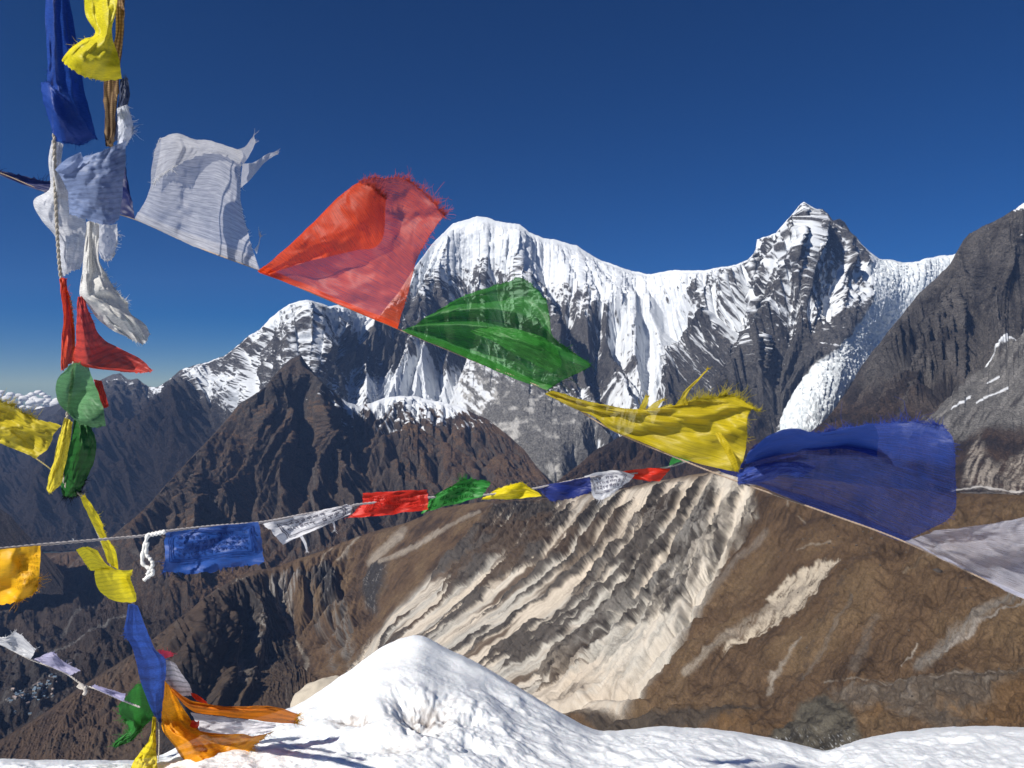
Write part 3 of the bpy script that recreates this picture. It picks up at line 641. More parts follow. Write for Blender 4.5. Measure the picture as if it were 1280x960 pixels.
def build_near():
    L = L4; W = L.base / 1000.0; c, l = L.c, L.l
    X, Y = L.px, L.py
    wob = 9 * fbm2(X / 40, Y / 40, 4, 271)
    zp = poly_sd(X + 8 * fbm2(X / 30, Y / 30, 4, 2), Y + 6 * fbm2(X / 26, Y / 26, 4, 3), ZPALE)
    zone = sstep(-6, 8, zp)
    # chutes between rock ribs; their spacing in the picture is about 24 px
    cc = c + 0.25 * wob + 11 * fbm2(c / 55, l / 260, 3, 203)
    rib = ridge2(cc / 25.0, l / 480.0, 3, 205, 0.6) + 0.28 * fbm2(c / 45, l / 110, 3, 209)
    rib2 = ridge2((cc + .5 * wob) / 8.0, l / 130.0, 4, 211, 0.6)
    crag = .7 * ridge2((c + .4 * wob) / 5.5, l / 70.0, 4, 221, 0.62) + .3 * ridge3(W * 22, 4, 222, .6)
    r3 = ridge3(W * 9, 5, 214, 0.58)
    head = sstep(270, 40, l) * sstep(540, 640, X + 0.2 * Y - 100)      # rocky upper half
    rightz = sstep(740, 840, X + 0.35 * (Y - 600))
    rocky = np.clip(0.25 + 0.9 * head + 0.45 * rightz + .55 * np.exp(-((X - 690) / 75) ** 2 - ((Y - 815) / 42) ** 2) + .4 * np.exp(-((X - 795) / 60) ** 2 - ((Y - 725) / 60) ** 2) + .3 * np.exp(-((X - 575) / 40) ** 2 - ((Y - 720) / 40) ** 2), 0, 1)
    # rib network : where a rib stands out of the scree
    ribm = sstep(0.76 - 0.34 * rocky, 0.90 - 0.26 * rocky, rib + 0.25 * (rib2 - 0.6) * (0.3 + rocky) + 0.15 * (crag - .5) * rocky)
    L.zone, L.ribm, L.rocky = zone, ribm, rocky
    mpp = L.D / F
    hz = ribm * (6.5 * mpp) * (0.30 + 0.70 * rocky) + ribm * rocky * (crag - 0.4) * 15.0 * mpp + 1.5 * mpp * rib2 * rocky
    # shaded cliff block on the left
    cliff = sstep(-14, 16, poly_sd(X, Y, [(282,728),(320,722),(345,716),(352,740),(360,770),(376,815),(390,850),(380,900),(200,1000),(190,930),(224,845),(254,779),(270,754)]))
    gl = ridge2((c + wob) / 16.0, l / 80.0, 5, 231, 0.58)
    left = sstep(500, 430, X)
    hl = (cliff * 12 + left * (1 - cliff) * 7) * mpp * (gl + 0.6 * r3 - 0.8)
    # pair of dark crags above the chutes
    crg = sstep(-4, 7, poly_sd(X + wob, Y, [(392,712),(418,706),(428,725),(420,750),(400,756)])) + sstep(-4, 7, poly_sd(X + wob, Y, [(458,704),(488,700),(482,735),(470,770),(455,760),(452,730)]))
    L.crg = crg
    hl = hl + crg * (1.5 + 3.0 * crag) * mpp * 2
    # grassy slopes on the right: shallow gullies
    gr = ridge2((c + 1.5 * wob) / 60.0, l / 160.0, 4, 241, 0.5)
    gr2 = ridge2((c + 1.5 * wob) / 20.0, l / 60.0, 4, 243, 0.55)
    rightg = sstep(900, 980, X + 0.5 * (Y - 640))
    hr = rightg * (5 * gr + 1.2 * gr2 + 0.5 * (r3 - .5)) * mpp
    L.h += zone * hz + hl * (1 - zone) + hr * (1 - zone) + mpp * (1.2 - .8 * rightg) * fbm3(W * 16, 4, 217)
    L.spur([(310,716),(288,733),(272,756),(254,780),(232,812),(220,850),(205,900)], 60, 40, 26)
    L.spur([(320,740),(330,790),(312,850),(300,900)], 50, 16, 20)
    L.spur([(345,722),(357,765),(372,806),(390,846)], -35, 18, 18)
    L.spur([(285,770),(292,830),(270,890)], 38, 14, 16)
    L.spur([(200,795),(160,860),(120,930)], 30, 26, 22)
    L.spur([(120,850),(90,900),(60,950)], 28, 24, 22)
    L.spur([(240,765),(205,830),(165,900)], 30, 22, 20)
    # slip hollow on the right slope
    slip = poly_sd(X + 6 * fbm2(X / 14, Y / 14, 4, 5), Y + 5 * fbm2(X / 14, Y / 14, 4, 6), SLIP)
    L.h -= 5 * mpp * sstep(-2, 8, slip)
    cl2 = np.clip(cliff + 0.6 * left, 0, 1)
    em = np.clip(0.15 + 0.22 * zone * (rocky - .15) + 0.85 * cl2 - .14 * rightg - .12 * zone, 0.012, 1)
    L.erode(48.0, 12, 7, 9, 0.4, 0.5, mask=em, talus=1.2)
    L.erode(18.0, 9, 3, 10, 0.4, 0.5, mask=np.clip(em + .15 * zone * rocky, 0, 1), talus=1.5)
    L.erode(6.0, 5, 1, 12, 0.5, 0.5, mask=np.clip(em + .4 * zone * rocky, 0, 1), talus=2.0)
    fin = ridge3(W * 130, 3, 228, .65) - .5
    L.calm(0.95 * zone * (1 - ribm) * np.clip(1.25 - rocky, 0, 1), 9)
    L.h += mpp * fin * (1.6 * zone * ribm * rocky + 1.3 * cl2 * (1 - zone) + .22)
    def colour(L):
        V = L.V / 1000.0; up = L.n[..., 2]
        n1 = fbm3(V * 7, 5, 281); n2 = fbm3(V * 60, 4, 285); n3 = fbm3(V * 2.2, 4, 288)
        stre = fbm2((c + 6 * n1) / 5.0, l / 70.0, 5, 291, 0.6)
        fine = fbm2((c + 3 * n1) / 2.2, l / 40.0, 4, 295, 0.6)
        # turf
        turf = mix(np.broadcast_to(np.array([0.150, 0.096, 0.056]), V.shape).copy(), [0.20, 0.134, 0.076], sstep(-0.1, 0.4, n1 + 0.4 * n3))
        turf = mix(turf, [0.075, 0.050, 0.034], sstep(0.0, 0.45, -n1 + 0.5 * stre))
        turf = turf * (1 - .35 * sstep(.05, .4, fine + .3 * stre))[..., None]
        turf = mix(turf, [0.20, 0.165, 0.13], 0.45 * sstep(0.25, 0.5, stre + 0.3 * n2) * sstep(-0.2, .3, n3))
        dk = mix(np.broadcast_to(np.array([0.11, 0.074, 0.052]), V.shape).copy(), [0.065, 0.05, 0.042], sstep(-0.2, 0.3, stre + n1))
        n5 = fbm3(V * 240, 3, 289)
        turf = turf * (1 + .28 * n5 + .2 * n2)[..., None]
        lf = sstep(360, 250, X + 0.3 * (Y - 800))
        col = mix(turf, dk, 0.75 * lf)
        # cliffs: their shade is painted dark into the rock colour, sunlit ribs pale
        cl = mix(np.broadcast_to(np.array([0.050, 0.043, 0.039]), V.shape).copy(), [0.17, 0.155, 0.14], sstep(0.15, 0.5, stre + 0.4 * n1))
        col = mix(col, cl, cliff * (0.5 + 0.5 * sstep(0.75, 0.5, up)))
        lit_rib = np.exp(-(((X - 328) / 14) ** 2 + ((Y - 800) / 40) ** 2)) + .8 * np.exp(-(((X - 300) / 9) ** 2 + ((Y - 845) / 22) ** 2))
        col = mix(col, [0.30, 0.28, 0.26], np.clip(lit_rib, 0, 1) * sstep(-0.05, 0.3, fine + 0.5 * stre))  # sunlit ribs of the cliff, painted as paler colour
        # chutes left of the scree face
        for poly, cc_ in (([(330,722),(360,715),(378,714),(368,740),(361,768),(352,770),(344,748)], (.34, .32, .30)), ([(402,752),(424,742),(436,760),(440,800),(430,836),(418,800)], (.25, .235, .215)), ([(380,716),(392,714),(398,760),(412,800),(420,838),(412,838),(396,790)], (.20, .18, .16))):
            m = sstep(-3, 4, poly_sd(X + 4 * n1 + 3 * fine, Y, poly)) * sstep(-0.25, 0.2, fine + 0.4 * stre)
            col = mix(col, cc_, 0.85 * m)
        crc = mix(np.broadcast_to(np.array([0.055, 0.05, 0.048]), V.shape).copy(), [0.26, 0.25, 0.24], sstep(0.15, 0.4, fine + 0.3 * n2))
        col = mix(col, crc, np.clip(L.crg, 0, 1))
        # pale tongues on the turf ridge
        for pts, w, k in (([(500,672),(478,690),(462,704)], 7, .8), ([(548,664),(520,682),(480,706)], 4.5, .9), ([(598,640),(560,660),(520,684)], 3.5, .8), ([(450,668),(436,686),(424,704)], 2.6, .85), ([(415,686),(405,700),(398,712)], 2.0, .7), ([(505,664),(492,680),(470,700)], 8, .7),
                          ([(310,728),(300,738),(292,746)], 3, .8), ([(272,738),(267,746)], 3, .8)):
            d, _, t = line_d(X + 3 * n1 + 2 * fine, Y + 2 * n2, pts)
            col = mix(col, [0.34, 0.29, 0.235], k * sstep(w, w * .3, d) * sstep(-0.5, 0.1, fine + .2))
        d, _, _ = line_d(X + 2 * n2, Y, [(354,758),(362,790),(376,820),(388,846)]); col = mix(col, [.34, .30, .25], .8 * sstep(2.2, .8, d))
        # scree face
        sc = mix(np.broadcast_to(np.array([0.48, 0.42, 0.345]), V.shape).copy(), [0.40, 0.38, 0.34], sstep(-0.15, 0.25, fbm2(c / 22, l / 400, 3, 301)))
        sc = mix(sc, [0.49, 0.43, 0.36], 0.7 * sstep(0.0, 0.4, stre + 0.3 * n1))
        sc = mix(sc, [0.30, 0.26, 0.215], 0.6 * sstep(0.1, 0.5, -stre + 0.4 * fine))
        sc = sc * (1 + .38 * fbm2((c + 2 * n1) / 1.7, l / 120, 3, 299))[..., None]
        sc = mix(sc, [0.13, 0.085, 0.055], 0.85 * sstep(0.10, 0.3, fbm2((c + 4 * n1) / 15, l / 190, 4, 305) - 0.0006 * (Y - 700)) * sstep(820, 680, X))
        rk = mix(np.broadcast_to(np.array([0.12, 0.105, 0.093]), V.shape).copy(), [0.27, 0.255, 0.235], sstep(0.0, 0.4, n1 + 0.7 * fine + 0.35 * rightz - 0.25))
        rk = mix(rk, [0.045, 0.039, 0.035], sstep(0.05, 0.4, -fine + 0.5 * n2 + .3 * sstep(110, 20, l)))
        rk = mix(rk, [0.115, 0.078, 0.052], 0.8 * sstep(0.05, 0.3, n3 + 0.5 * n1) * (1 - 0.6 * rightz))
        face = mix(sc, rk, sstep(0.34, 0.52, L.ribm + 0.14 * n2 + .1 * fine))
        # bleached strip along the right edge of the face and at its foot
        d, _, _ = line_d(X + 8 * n1, Y + 6 * n1, [(915,596),(930,635),(900,690),(860,740),(820,800),(770,860),(720,895)])
        face = mix(face, [0.50, 0.455, 0.39], 0.7 * sstep(34, 12, d) * sstep(-0.15, 0.2, stre + 0.3 * n2 + 0.1))
        face = mix(face, [0.47, 0.40, 0.32], 0.7 * sstep(810, 860, Y - 0.15 * (X - 750) + 25 * n1) * sstep(640, 720, X) * sstep(-.3, .1, fine))
        # rough band at the lower middle
        col = mix(col, face, L.zone)
        # slips and streaks on the right slopes
        sl = sstep(0, 3, slip + 5 * fine + 4 * n2) * sstep(-0.45, -0.05, fine + 0.4 * stre + .3 * n2)
        col = mix(col, [0.44, 0.38, 0.30], sl)
        for pts, w, k, cc_ in (([(1000,736),(960,768),(915,800),(880,830),(860,846)], 7, .8, (.36, .31, .25)), ([(960,668),(930,700),(895,740),(870,770)], 8, .55, (.26, .23, .2)), ([(1290,735),(1240,762),(1190,800),(1150,835)], 11, .75, (.27, .25, .225)), ([(1290,752),(1230,780),(1180,815)], 3, .7, (.36, .33, .3)),
                               ([(1065,745),(1050,780),(1030,815),(1005,850)], 4, .5, (.22, .19, .16)), ([(1005,800),(985,830),(968,850)], 3, .7, (.36, .32, .27)), ([(968,845),(960,868)], 5, .7, (.42, .37, .31)), ([(1095,770),(1085,800),(1070,840)], 9, .45, (.20, .175, .15)),
                               ([(1150,810),(1140,825),(1130,838)], 2.2, .8, (.38, .34, .29)), ([(1040,680),(1000,692)], 1.8, .6, (.36, .31, .25)), ([(1100,640),(1085,650)], 1.6, .5, (.3, .26, .2)), ([(985,625),(990,640)], 2, .6, (.36, .31, .25)), ([(1000,648),(1005,655)], 2, .5, (.36, .31, .25)), ([(1165,700),(1130,715)], 2, .45, (.28, .23, .17))):
            d, _, _ = line_d(X + 4 * n1 + 2 * fine, Y + 3 * n2, pts)
            col = mix(col, cc_, k * sstep(w, w * .25, d) * sstep(-0.45, 0.15, fine + .2 * n2 + .1))
        # gully with dark rock
        d, _, _ = line_d(X + 3 * n1, Y, [(1085,690),(1050,740),(1020,800),(1000,850)]); col = mix(col, [.07, .055, .045], .6 * sstep(7, 2, d) * sstep(-.2, .2, n2))
        # stony terrace at the foot of the slope
        ter = sstep(-5, 8, poly_sd(X + 10 * n1, Y + 7 * n2, [(1030,862),(1130,850),(1220,846),(1400,820),(1400,1000),(1260,925),(1150,905),(1060,885)]))
        tc = mix(np.broadcast_to(np.array([0.135, 0.115, 0.095]), V.shape).copy(), [0.24, 0.215, 0.185], sstep(0, .35, n2))
        tc = mix(tc, [0.165, 0.095, 0.045], sstep(0.08, 0.3, n3 + .5 * n1))
        col = mix(col, tc * (1 + .4 * n5)[..., None], ter * .7)
        och = np.exp(-(((X - 1100) / 22) ** 2 + ((Y - 890) / 10) ** 2)) + np.exp(-(((X - 1200) / 35) ** 2 + ((Y - 888) / 12) ** 2)) + np.exp(-(((X - 930) / 70) ** 2 + ((Y - 905) / 14) ** 2))
        col = mix(col, [0.20, 0.115, 0.05], np.clip(och, 0, 1) * .8 * sstep(-.3, .2, n2 + n1))
        bg_ = sstep(-4, 6, poly_sd(X + 6 * n1, Y + 5 * n2, [(728,898),(790,892),(850,892),(915,885),(960,885),(900,905),(840,920),(760,925)]))
        col = mix(col, [0.085, 0.072, 0.06], bg_ * .85)
        gv = sstep(-5, 5, poly_sd(X + 5 * n1, Y + 4 * n2, [(1000,885),(1030,868),(1055,880),(1072,900),(1080,925),(1060,945),(1000,960),(965,930),(985,905)]))
        col = mix(col, [0.135, 0.125, 0.10], gv * .9)
        col = mix(col, [0.05, 0.045, 0.038], gv * .9 * sstep(0.0, .3, n2 + .3 * fine))
        col = mix(col, SNOW, 0.6 * gv * sstep(912, 938, Y) * sstep(0.28, .42, fbm2(X / 3, Y / 2.2, 3, 12) + .2 * n1))
        for pts in ([(1030,853),(1070,852),(1110,855),(1170,854),(1230,848),(1290,838)],):
            d, _, _ = line_d(X, Y + 1.5 * n2, pts); col = mix(col, [.32, .28, .235], .6 * sstep(1.6, .5, d) * sstep(-.3, 0, n2 + n1 + .1))
        return col
    return L.finish('scree_ridge', M_near, colour, 500, 0.9)
SLIP = [(1052,702),(1040,712),(1022,742),(1000,766),(970,782),(930,806),(900,828),(915,806),(945,780),(965,762),(962,752),(985,724),(1008,712),(1025,700)]
build_near()

# ================================================================== snow underfoot
M_snow = bpy.data.materials.new('old_snow'); M_snow.use_nodes = True
def snow_mat():
    nt = M_snow.node_tree; b = nt.nodes['Principled BSDF']
    at = nt.nodes.new('ShaderNodeAttribute'); at.attribute_name = 'surface'
    nt.links.new(at.outputs['Color'], b.inputs['Base Color'])
    b.inputs['Roughness'].default_value = 0.55; b.inputs['Specular IOR Level'].default_value = 0.25
    b.inputs['Subsurface Weight'].default_value = 0.25; b.inputs['Subsurface Radius'].default_value = (0.02, 0.028, 0.035); b.inputs['Subsurface Scale'].default_value = 1.0
    tc = nt.nodes.new('ShaderNodeTexCoord')
    n = nt.nodes.new('ShaderNodeTexNoise'); n.inputs['Scale'].default_value = 38; n.inputs['Detail'].default_value = 8; n.inputs['Roughness'].default_value = 0.7
    nt.links.new(tc.outputs['Object'], n.inputs['Vector'])
    bp = nt.nodes.new('ShaderNodeBump'); bp.inputs['Strength'].default_value = 0.6; bp.inputs['Distance'].default_value = 0.010
    nt.links.new(n.outputs['Fac'], bp.inputs['Height']); nt.links.new(bp.outputs[0], b.inputs['Normal'])
snow_mat()
def build_snow():
    # ridge line of the bank, then the flank towards the viewer, then on under the viewer's feet
    crest = [(-160,940,3.7),(0,949,3.7),(60,951,3.7),(120,951,3.7),(170,950,3.75),(205,943,3.8),(230,930,3.9),(260,916,4.0),(300,903,4.15),(340,892,4.3),(365,884,4.4),(380,876,4.5),(395,866,4.6),(410,856,4.65),(425,845,4.7),(440,836,4.75),(455,824,4.8),(470,813,4.85),(485,805,4.9),(500,798,4.95),(512,795,5.0),(520,794,5.0),(530,796,5.0),(545,803,5.0),(560,811,5.0),
     (580,820,4.95),(600,830,4.9),(620,842,4.85),(640,854,4.8),(660,867,4.75),(680,879,4.7),(700,891,4.65),(720,902,4.6),(735,909,4.6),(750,914,4.6),(775,914,4.65),(800,910,4.7),(830,908,4.8),(860,909,4.8),(890,911,4.8),(920,915,4.75),(950,921,4.7),(985,928,4.6),(1010,934,4.6),(1030,939,4.6),(1042,936,4.8),(1065,928,5.0),(1090,920,5.1),(1120,915,5.2),(1160,911,5.3),(1200,908,5.4),(1240,908,5.4),(1280,909,5.4),(1440,912,5.4)]
    c = np.array(crest, float)
    x = np.arange(-160, 1441, 1.5)
    cy = np.interp(x, c[:, 0], c[:, 1]); cd = np.interp(x, c[:, 0], c[:, 2])
    k = np.hanning(43); k /= k.sum(); cd = np.convolve(np.pad(cd, 21, 'edge'), k, 'valid')
    k = np.hanning(13); k /= k.sum(); cy = np.convolve(np.pad(cy, 6, 'edge'), k, 'valid')
    nr = 230
    v = np.linspace(0, 1, nr)
    fy = 1010.0; fd = 2.75
    px = np.broadcast_to(x[None], (nr, len(x))).copy()
    py = cy[None] + (fy - cy)[None] * v[:, None]
    jit = 1.8 * fbm2(x / 30, 0 * x, 5, 7, .6); py = py + jit[None] * np.exp(-((py - cy[None]) / 9.0) ** 2)
    q = (1 / cd)[None] + (1 / fd - 1 / cd)[None] * v[:, None] ** 0.9
    D = 1 / q
    B = P(px, py, D)
    du = np.gradient(B, axis=1); dv = np.gradient(B, axis=0); N = np.cross(dv, du); N /= np.linalg.norm(N, axis=-1, keepdims=True); N[N[..., 2] < 0] *= -1
    sm = 30 
    fade = sstep(0, 14, py - cy[None]) * 0.9 + 0.1
    h = 0.07 * fbm3(B * 1.3, 3, 3) + 0.022 * ridge3(B * 4.0, 4, 5) * (.25 + .75 * sstep(850, 910, py)) + (0.005 + 0.020 * sstep(-.15, .35, fbm3(B * 1.9, 3, 18) + .5 * (py - 890) / 60 - .7 * sstep(620, 760, px))) * fbm3(B * 9, 5, 8) + 0.0035 * ridge3(B * 26, 3, 9) * sstep(-.2, .3, fbm3(B * 2.4, 3, 28))
    # wind ripples running down the right flank
    h += 0.012 * fbm2((px + 1.1 * py) / 60, (py - 0.5 * px) / 9, 4, 4) * sstep(560, 700, px)
    def hole(x0, y0, rx, ry, dep):
        r = ((px - x0 + 9 * fbm2(px / 14, py / 10, 3, 5)) / rx) ** 2 + ((py - y0 + 6 * fbm2(px / 14, py / 10, 3, 6)) / ry) ** 2
        return -dep * np.exp(-r)
    h += hole(535, 895, 30, 22, .16) + hole(505, 880, 18, 14, .06) + hole(440, 900, 24, 8, .06) + hole(585, 930, 30, 10, .05) + hole(470, 935, 60, 14, .06)+ hole(590,900,22,10,.07)
    dirt = np.exp(-(((px - 528) / 34) ** 2 + ((py - 893) / 20) ** 2)) + 0.8 * np.exp(-(((px - 440) / 26) ** 2 + ((py - 901) / 8) ** 2)) + 0.45 * np.exp(-(((px - 500) / 30) ** 2 + ((py - 938) / 13) ** 2))
    V = B + N * (h * fade)[..., None]
    col = np.broadcast_to(np.array([0.82, 0.85, 0.875]), V.shape).copy()
    dn = fbm3(B * 30, 4, 12) + 0.6 * fbm3(B * 9, 3, 13)
    col = mix(col, [0.33, 0.285, 0.26], np.clip(dirt * 1.3, 0, 1) * sstep(-0.45, 0.2, dn) * 0.8)
    col = mix(col, [0.15, 0.12, 0.105], np.clip(dirt * 1.2, 0, 1) * sstep(0.1, 0.35, dn) * 0.85)
    # beyond the ridge the bank drops away; towards the viewer it runs on underfoot
    top = V[0]; back = []
    for t in (6.0, 3.0, 1.6, .9, .5, .25, .1):
        back.append(top + np.array([0, 1.0, -0.75]) * t + np.array([0, 0, -0.06]) * t * t * .3)
    bot = V[-1]; front = []
    for t in (.3, .7, 1.3, 2.2, 3.2, 4.5):
        f = bot.copy(); f[:, 1] -= t; f[:, 2] += 0.05 * t; f[:, 0] *= 1 + 0.15 * t; front.append(f)
    Vf = np.concatenate([np.stack(back), V, np.stack(front)], 0)
    Cf = np.concatenate([np.repeat(col[:1], len(back), 0), col, np.repeat(col[-1:], len(front), 0)], 0)
    return mesh_grid('snow_bank', Vf, Cf, M_snow, 'structure'), (px, py, D)
snow_ob, _ = build_snow()
# ================================================================== mountain air and the cloud bank far away
def box_mesh(name, lo, hi):
    me = bpy.data.meshes.new(name)
    v = [(x, y, z) for x in (lo[0], hi[0]) for y in (lo[1], hi[1]) for z in (lo[2], hi[2])]
    f = [(0, 1, 3, 2), (4, 6, 7, 5), (0, 4, 5, 1), (2, 3, 7, 6), (0, 2, 6, 4), (1, 5, 7, 3)]
    me.from_pydata(v, [], f); me.update()
    return me
def build_haze():
    lo = np.full(3, 1e9); hi = np.full(3, -1e9)
    for o in COL.objects:
        if o.type == 'MESH':
            a = np.empty(len(o.data.vertices) * 3, np.float32); o.data.vertices.foreach_get('co', a); a = a.reshape(-1, 3)
            lo = np.minimum(lo, a.min(0)); hi = np.maximum(hi, a.max(0))
    me = box_mesh('haze', lo - np.array([300, 300, 1.0]), hi + np.array([300, 300, 30.0]))
    m = bpy.data.materials.new('mountain_air'); m.use_nodes = True
    nt = m.node_tree
    for n in list(nt.nodes): nt.nodes.remove(n)
    out = nt.nodes.new('ShaderNodeOutputMaterial'); v = nt.nodes.new('ShaderNodeVolumePrincipled')
    v.inputs['Color'].default_value = (0.30, 0.50, 1.0, 1); v.inputs['Density'].default_value = 1.8e-5
    nt.links.new(v.outputs[0], out.inputs['Volume'])
    me.materials.append(m)
    o = bpy.data.objects.new('haze', me); o['kind'] = 'stuff'; COL.objects.link(o)
build_haze()
# ================================================================== prayer flags
def nodes_of(m):
    m.use_nodes = True
    nt = m.node_tree
    for n in list(nt.nodes): nt.nodes.remove(n)
    return nt, nt.nodes.new, nt.links.new
_fab = {}
def fabric(name, color, opacity=0.75, trans=0.4, lines=0.0, nlines=9, thick=0.0):
    key = (name, tuple(color), opacity, trans, lines, nlines)
    if key in _fab: return _fab[key]
    m = bpy.data.materials.new(name)
    nt, N, K = nodes_of(m)
    out = N('ShaderNodeOutputMaterial')
    tc = N('ShaderNodeTexCoord')
    noise = N('ShaderNodeTexNoise'); noise.inputs['Scale'].default_value = 9.0; noise.inputs['Detail'].default_value = 6
    K(tc.outputs['Object'], noise.inputs['Vector'])
    mr = N('ShaderNodeMapRange'); mr.inputs['From Min'].default_value = .3; mr.inputs['From Max'].default_value = .7; mr.inputs['To Min'].default_value = .8; mr.inputs['To Max'].default_value = 1.12
    K(noise.outputs['Fac'], mr.inputs['Value'])
    # fine crumple threads of the cloth
    th = N('ShaderNodeTexNoise'); th.inputs['Scale'].default_value = 1.0; th.inputs['Detail'].default_value = 3
    mp = N('ShaderNodeMapping'); mp.inputs['Scale'].default_value = (9, 170, 1); K(tc.outputs['UV'], mp.inputs['Vector']); K(mp.outputs[0], th.inputs['Vector'])
    tm = N('ShaderNodeMapRange'); tm.inputs['From Min'].default_value = .3; tm.inputs['From Max'].default_value = .7; tm.inputs['To Min'].default_value = .80; tm.inputs['To Max'].default_value = 1.12
    K(th.outputs['Fac'], tm.inputs['Value'])
    mul = N('ShaderNodeMath'); mul.operation = 'MULTIPLY'; K(mr.outputs[0], mul.inputs[0]); K(tm.outputs[0], mul.inputs[1])
    val = mul.outputs[0]
    if lines:
        sx = N('ShaderNodeSeparateXYZ'); K(tc.outputs['UV'], sx.inputs[0])
        a = N('ShaderNodeMath'); a.operation = 'MULTIPLY'; a.inputs[1].default_value = nlines * 2 * math.pi; K(sx.outputs[1], a.inputs[0])
        sn = N('ShaderNodeMath'); sn.operation = 'SINE'; K(a.outputs[0], sn.inputs[0])
        mk = N('ShaderNodeTexNoise'); mk.inputs['Scale'].default_value = 1.0; mk.inputs['Detail'].default_value = 4; mk.inputs['Roughness'].default_value = .8
        mp2 = N('ShaderNodeMapping'); mp2.inputs['Scale'].default_value = (38, nlines * 3, 1); K(tc.outputs['UV'], mp2.inputs['Vector']); K(mp2.outputs[0], mk.inputs['Vector'])
        ad = N('ShaderNodeMath'); ad.operation = 'MULTIPLY_ADD'; ad.inputs[1].default_value = 2.6; K(mk.outputs['Fac'], ad.inputs[0]); K(sn.outputs[0], ad.inputs[2])
        lr = N('ShaderNodeMapRange'); lr.inputs['From Min'].default_value = 1.5; lr.inputs['From Max'].default_value = 2.1; lr.inputs['To Min'].default_value = 1.0; lr.inputs['To Max'].default_value = 1 - lines
        K(ad.outputs[0], lr.inputs['Value'])
        m2 = N('ShaderNodeMath'); m2.operation = 'MULTIPLY'; K(val, m2.inputs[0]); K(lr.outputs[0], m2.inputs[1]); val = m2.outputs[0]
    sc = N('ShaderNodeVectorMath'); sc.operation = 'SCALE'; sc.inputs[0].default_value = tuple(color); K(val, sc.inputs['Scale'])
    bump = N('ShaderNodeBump'); bump.inputs['Strength'].default_value = .35; bump.inputs['Distance'].default_value = .006
    n3 = N('ShaderNodeTexNoise'); n3.inputs['Scale'].default_value = 34; n3.inputs['Detail'].default_value = 5; K(tc.outputs['Object'], n3.inputs['Vector'])
    K(n3.outputs['Fac'], bump.inputs['Height'])
    df = N('ShaderNodeBsdfDiffuse'); tr = N('ShaderNodeBsdfTranslucent'); tp = N('ShaderNodeBsdfTransparent')
    for b in (df, tr): K(sc.outputs[0], b.inputs['Color']); K(bump.outputs[0], b.inputs['Normal'])
    mx = N('ShaderNodeMixShader'); mx.inputs[0].default_value = trans; K(df.outputs[0], mx.inputs[1]); K(tr.outputs[0], mx.inputs[2])
    gl = N('ShaderNodeBsdfGlossy'); gl.inputs['Roughness'].default_value = .5; K(bump.outputs[0], gl.inputs['Normal'])
    mg = N('ShaderNodeMixShader'); mg.inputs[0].default_value = .025; K(mx.outputs[0], mg.inputs[1]); K(gl.outputs[0], mg.inputs[2])
    op = N('ShaderNodeMapRange'); op.inputs['From Min'].default_value = .3; op.inputs['From Max'].default_value = .7
    op.inputs['To Min'].default_value = max(0, opacity - .10); op.inputs['To Max'].default_value = min(1, opacity + .08); K(th.outputs['Fac'], op.inputs['Value'])
    # the warp threads tint what shines through the open weave a little
    tint = tuple(0.55 + 0.45 * c / max(color) for c in color); tp.inputs['Color'].default_value = (*tint, 1)
    fin = N('ShaderNodeMixShader'); K(op.outputs[0], fin.inputs[0]); K(tp.outputs[0], fin.inputs[1]); K(mg.outputs[0], fin.inputs[2])
    K(fin.outputs[0], out.inputs['Surface'])
    _fab[key] = m
    return m
_pl = {}
def plain(name, color, rough=.85, trans=0.0):
    if name in _pl: return _pl[name]
    m = bpy.data.materials.new(name); nt, N, K = nodes_of(m)
    out = N('ShaderNodeOutputMaterial'); b = N('ShaderNodeBsdfPrincipled'); tc = N('ShaderNodeTexCoord')
    n = N('ShaderNodeTexNoise'); n.inputs['Scale'].default_value = 60; K(tc.outputs['Object'], n.inputs['Vector'])
    r = N('ShaderNodeMapRange'); r.inputs['To Min'].default_value = .65; r.inputs['To Max'].default_value = 1.3; K(n.outputs['Fac'], r.inputs['Value'])
    s = N('ShaderNodeVectorMath'); s.operation = 'SCALE'; s.inputs[0].default_value = tuple(color); K(r.outputs[0], s.inputs['Scale'])
    K(s.outputs[0], b.inputs['Base Color']); b.inputs['Roughness'].default_value = rough; b.inputs['Specular IOR Level'].default_value = .15
    if trans:
        t = N('ShaderNodeBsdfTranslucent'); K(s.outputs[0], t.inputs['Color']); mx = N('ShaderNodeMixShader'); mx.inputs[0].default_value = trans
        K(b.outputs[0], mx.inputs[1]); K(t.outputs[0], mx.inputs[2]); K(mx.outputs[0], out.inputs['Surface'])
    else: K(b.outputs[0], out.inputs['Surface'])
    _pl[name] = m
    return m

def cr_axis(A, n):
    """Catmull-Rom resample along axis 0"""
    m = len(A)
    if m == 2:
        t = np.linspace(0, 1, n).reshape((n,) + (1,) * (A.ndim - 1)); return A[0] * (1 - t) + A[1] * t
    E = np.concatenate([2 * A[:1] - A[1:2], A, 2 * A[-1:] - A[-2:-1]])
    t = np.linspace(0, m - 1, n); i = np.minimum(t.astype(int), m - 2); f = (t - i).reshape((n,) + (1,) * (A.ndim - 1))
    p0, p1, p2, p3 = E[i], E[i + 1], E[i + 2], E[i + 3]
    return 0.5 * (2 * p1 + (p2 - p0) * f + (2 * p0 - 5 * p1 + 4 * p2 - p3) * f ** 2 + (3 * p1 - p0 - 3 * p2 + p3) * f ** 3)

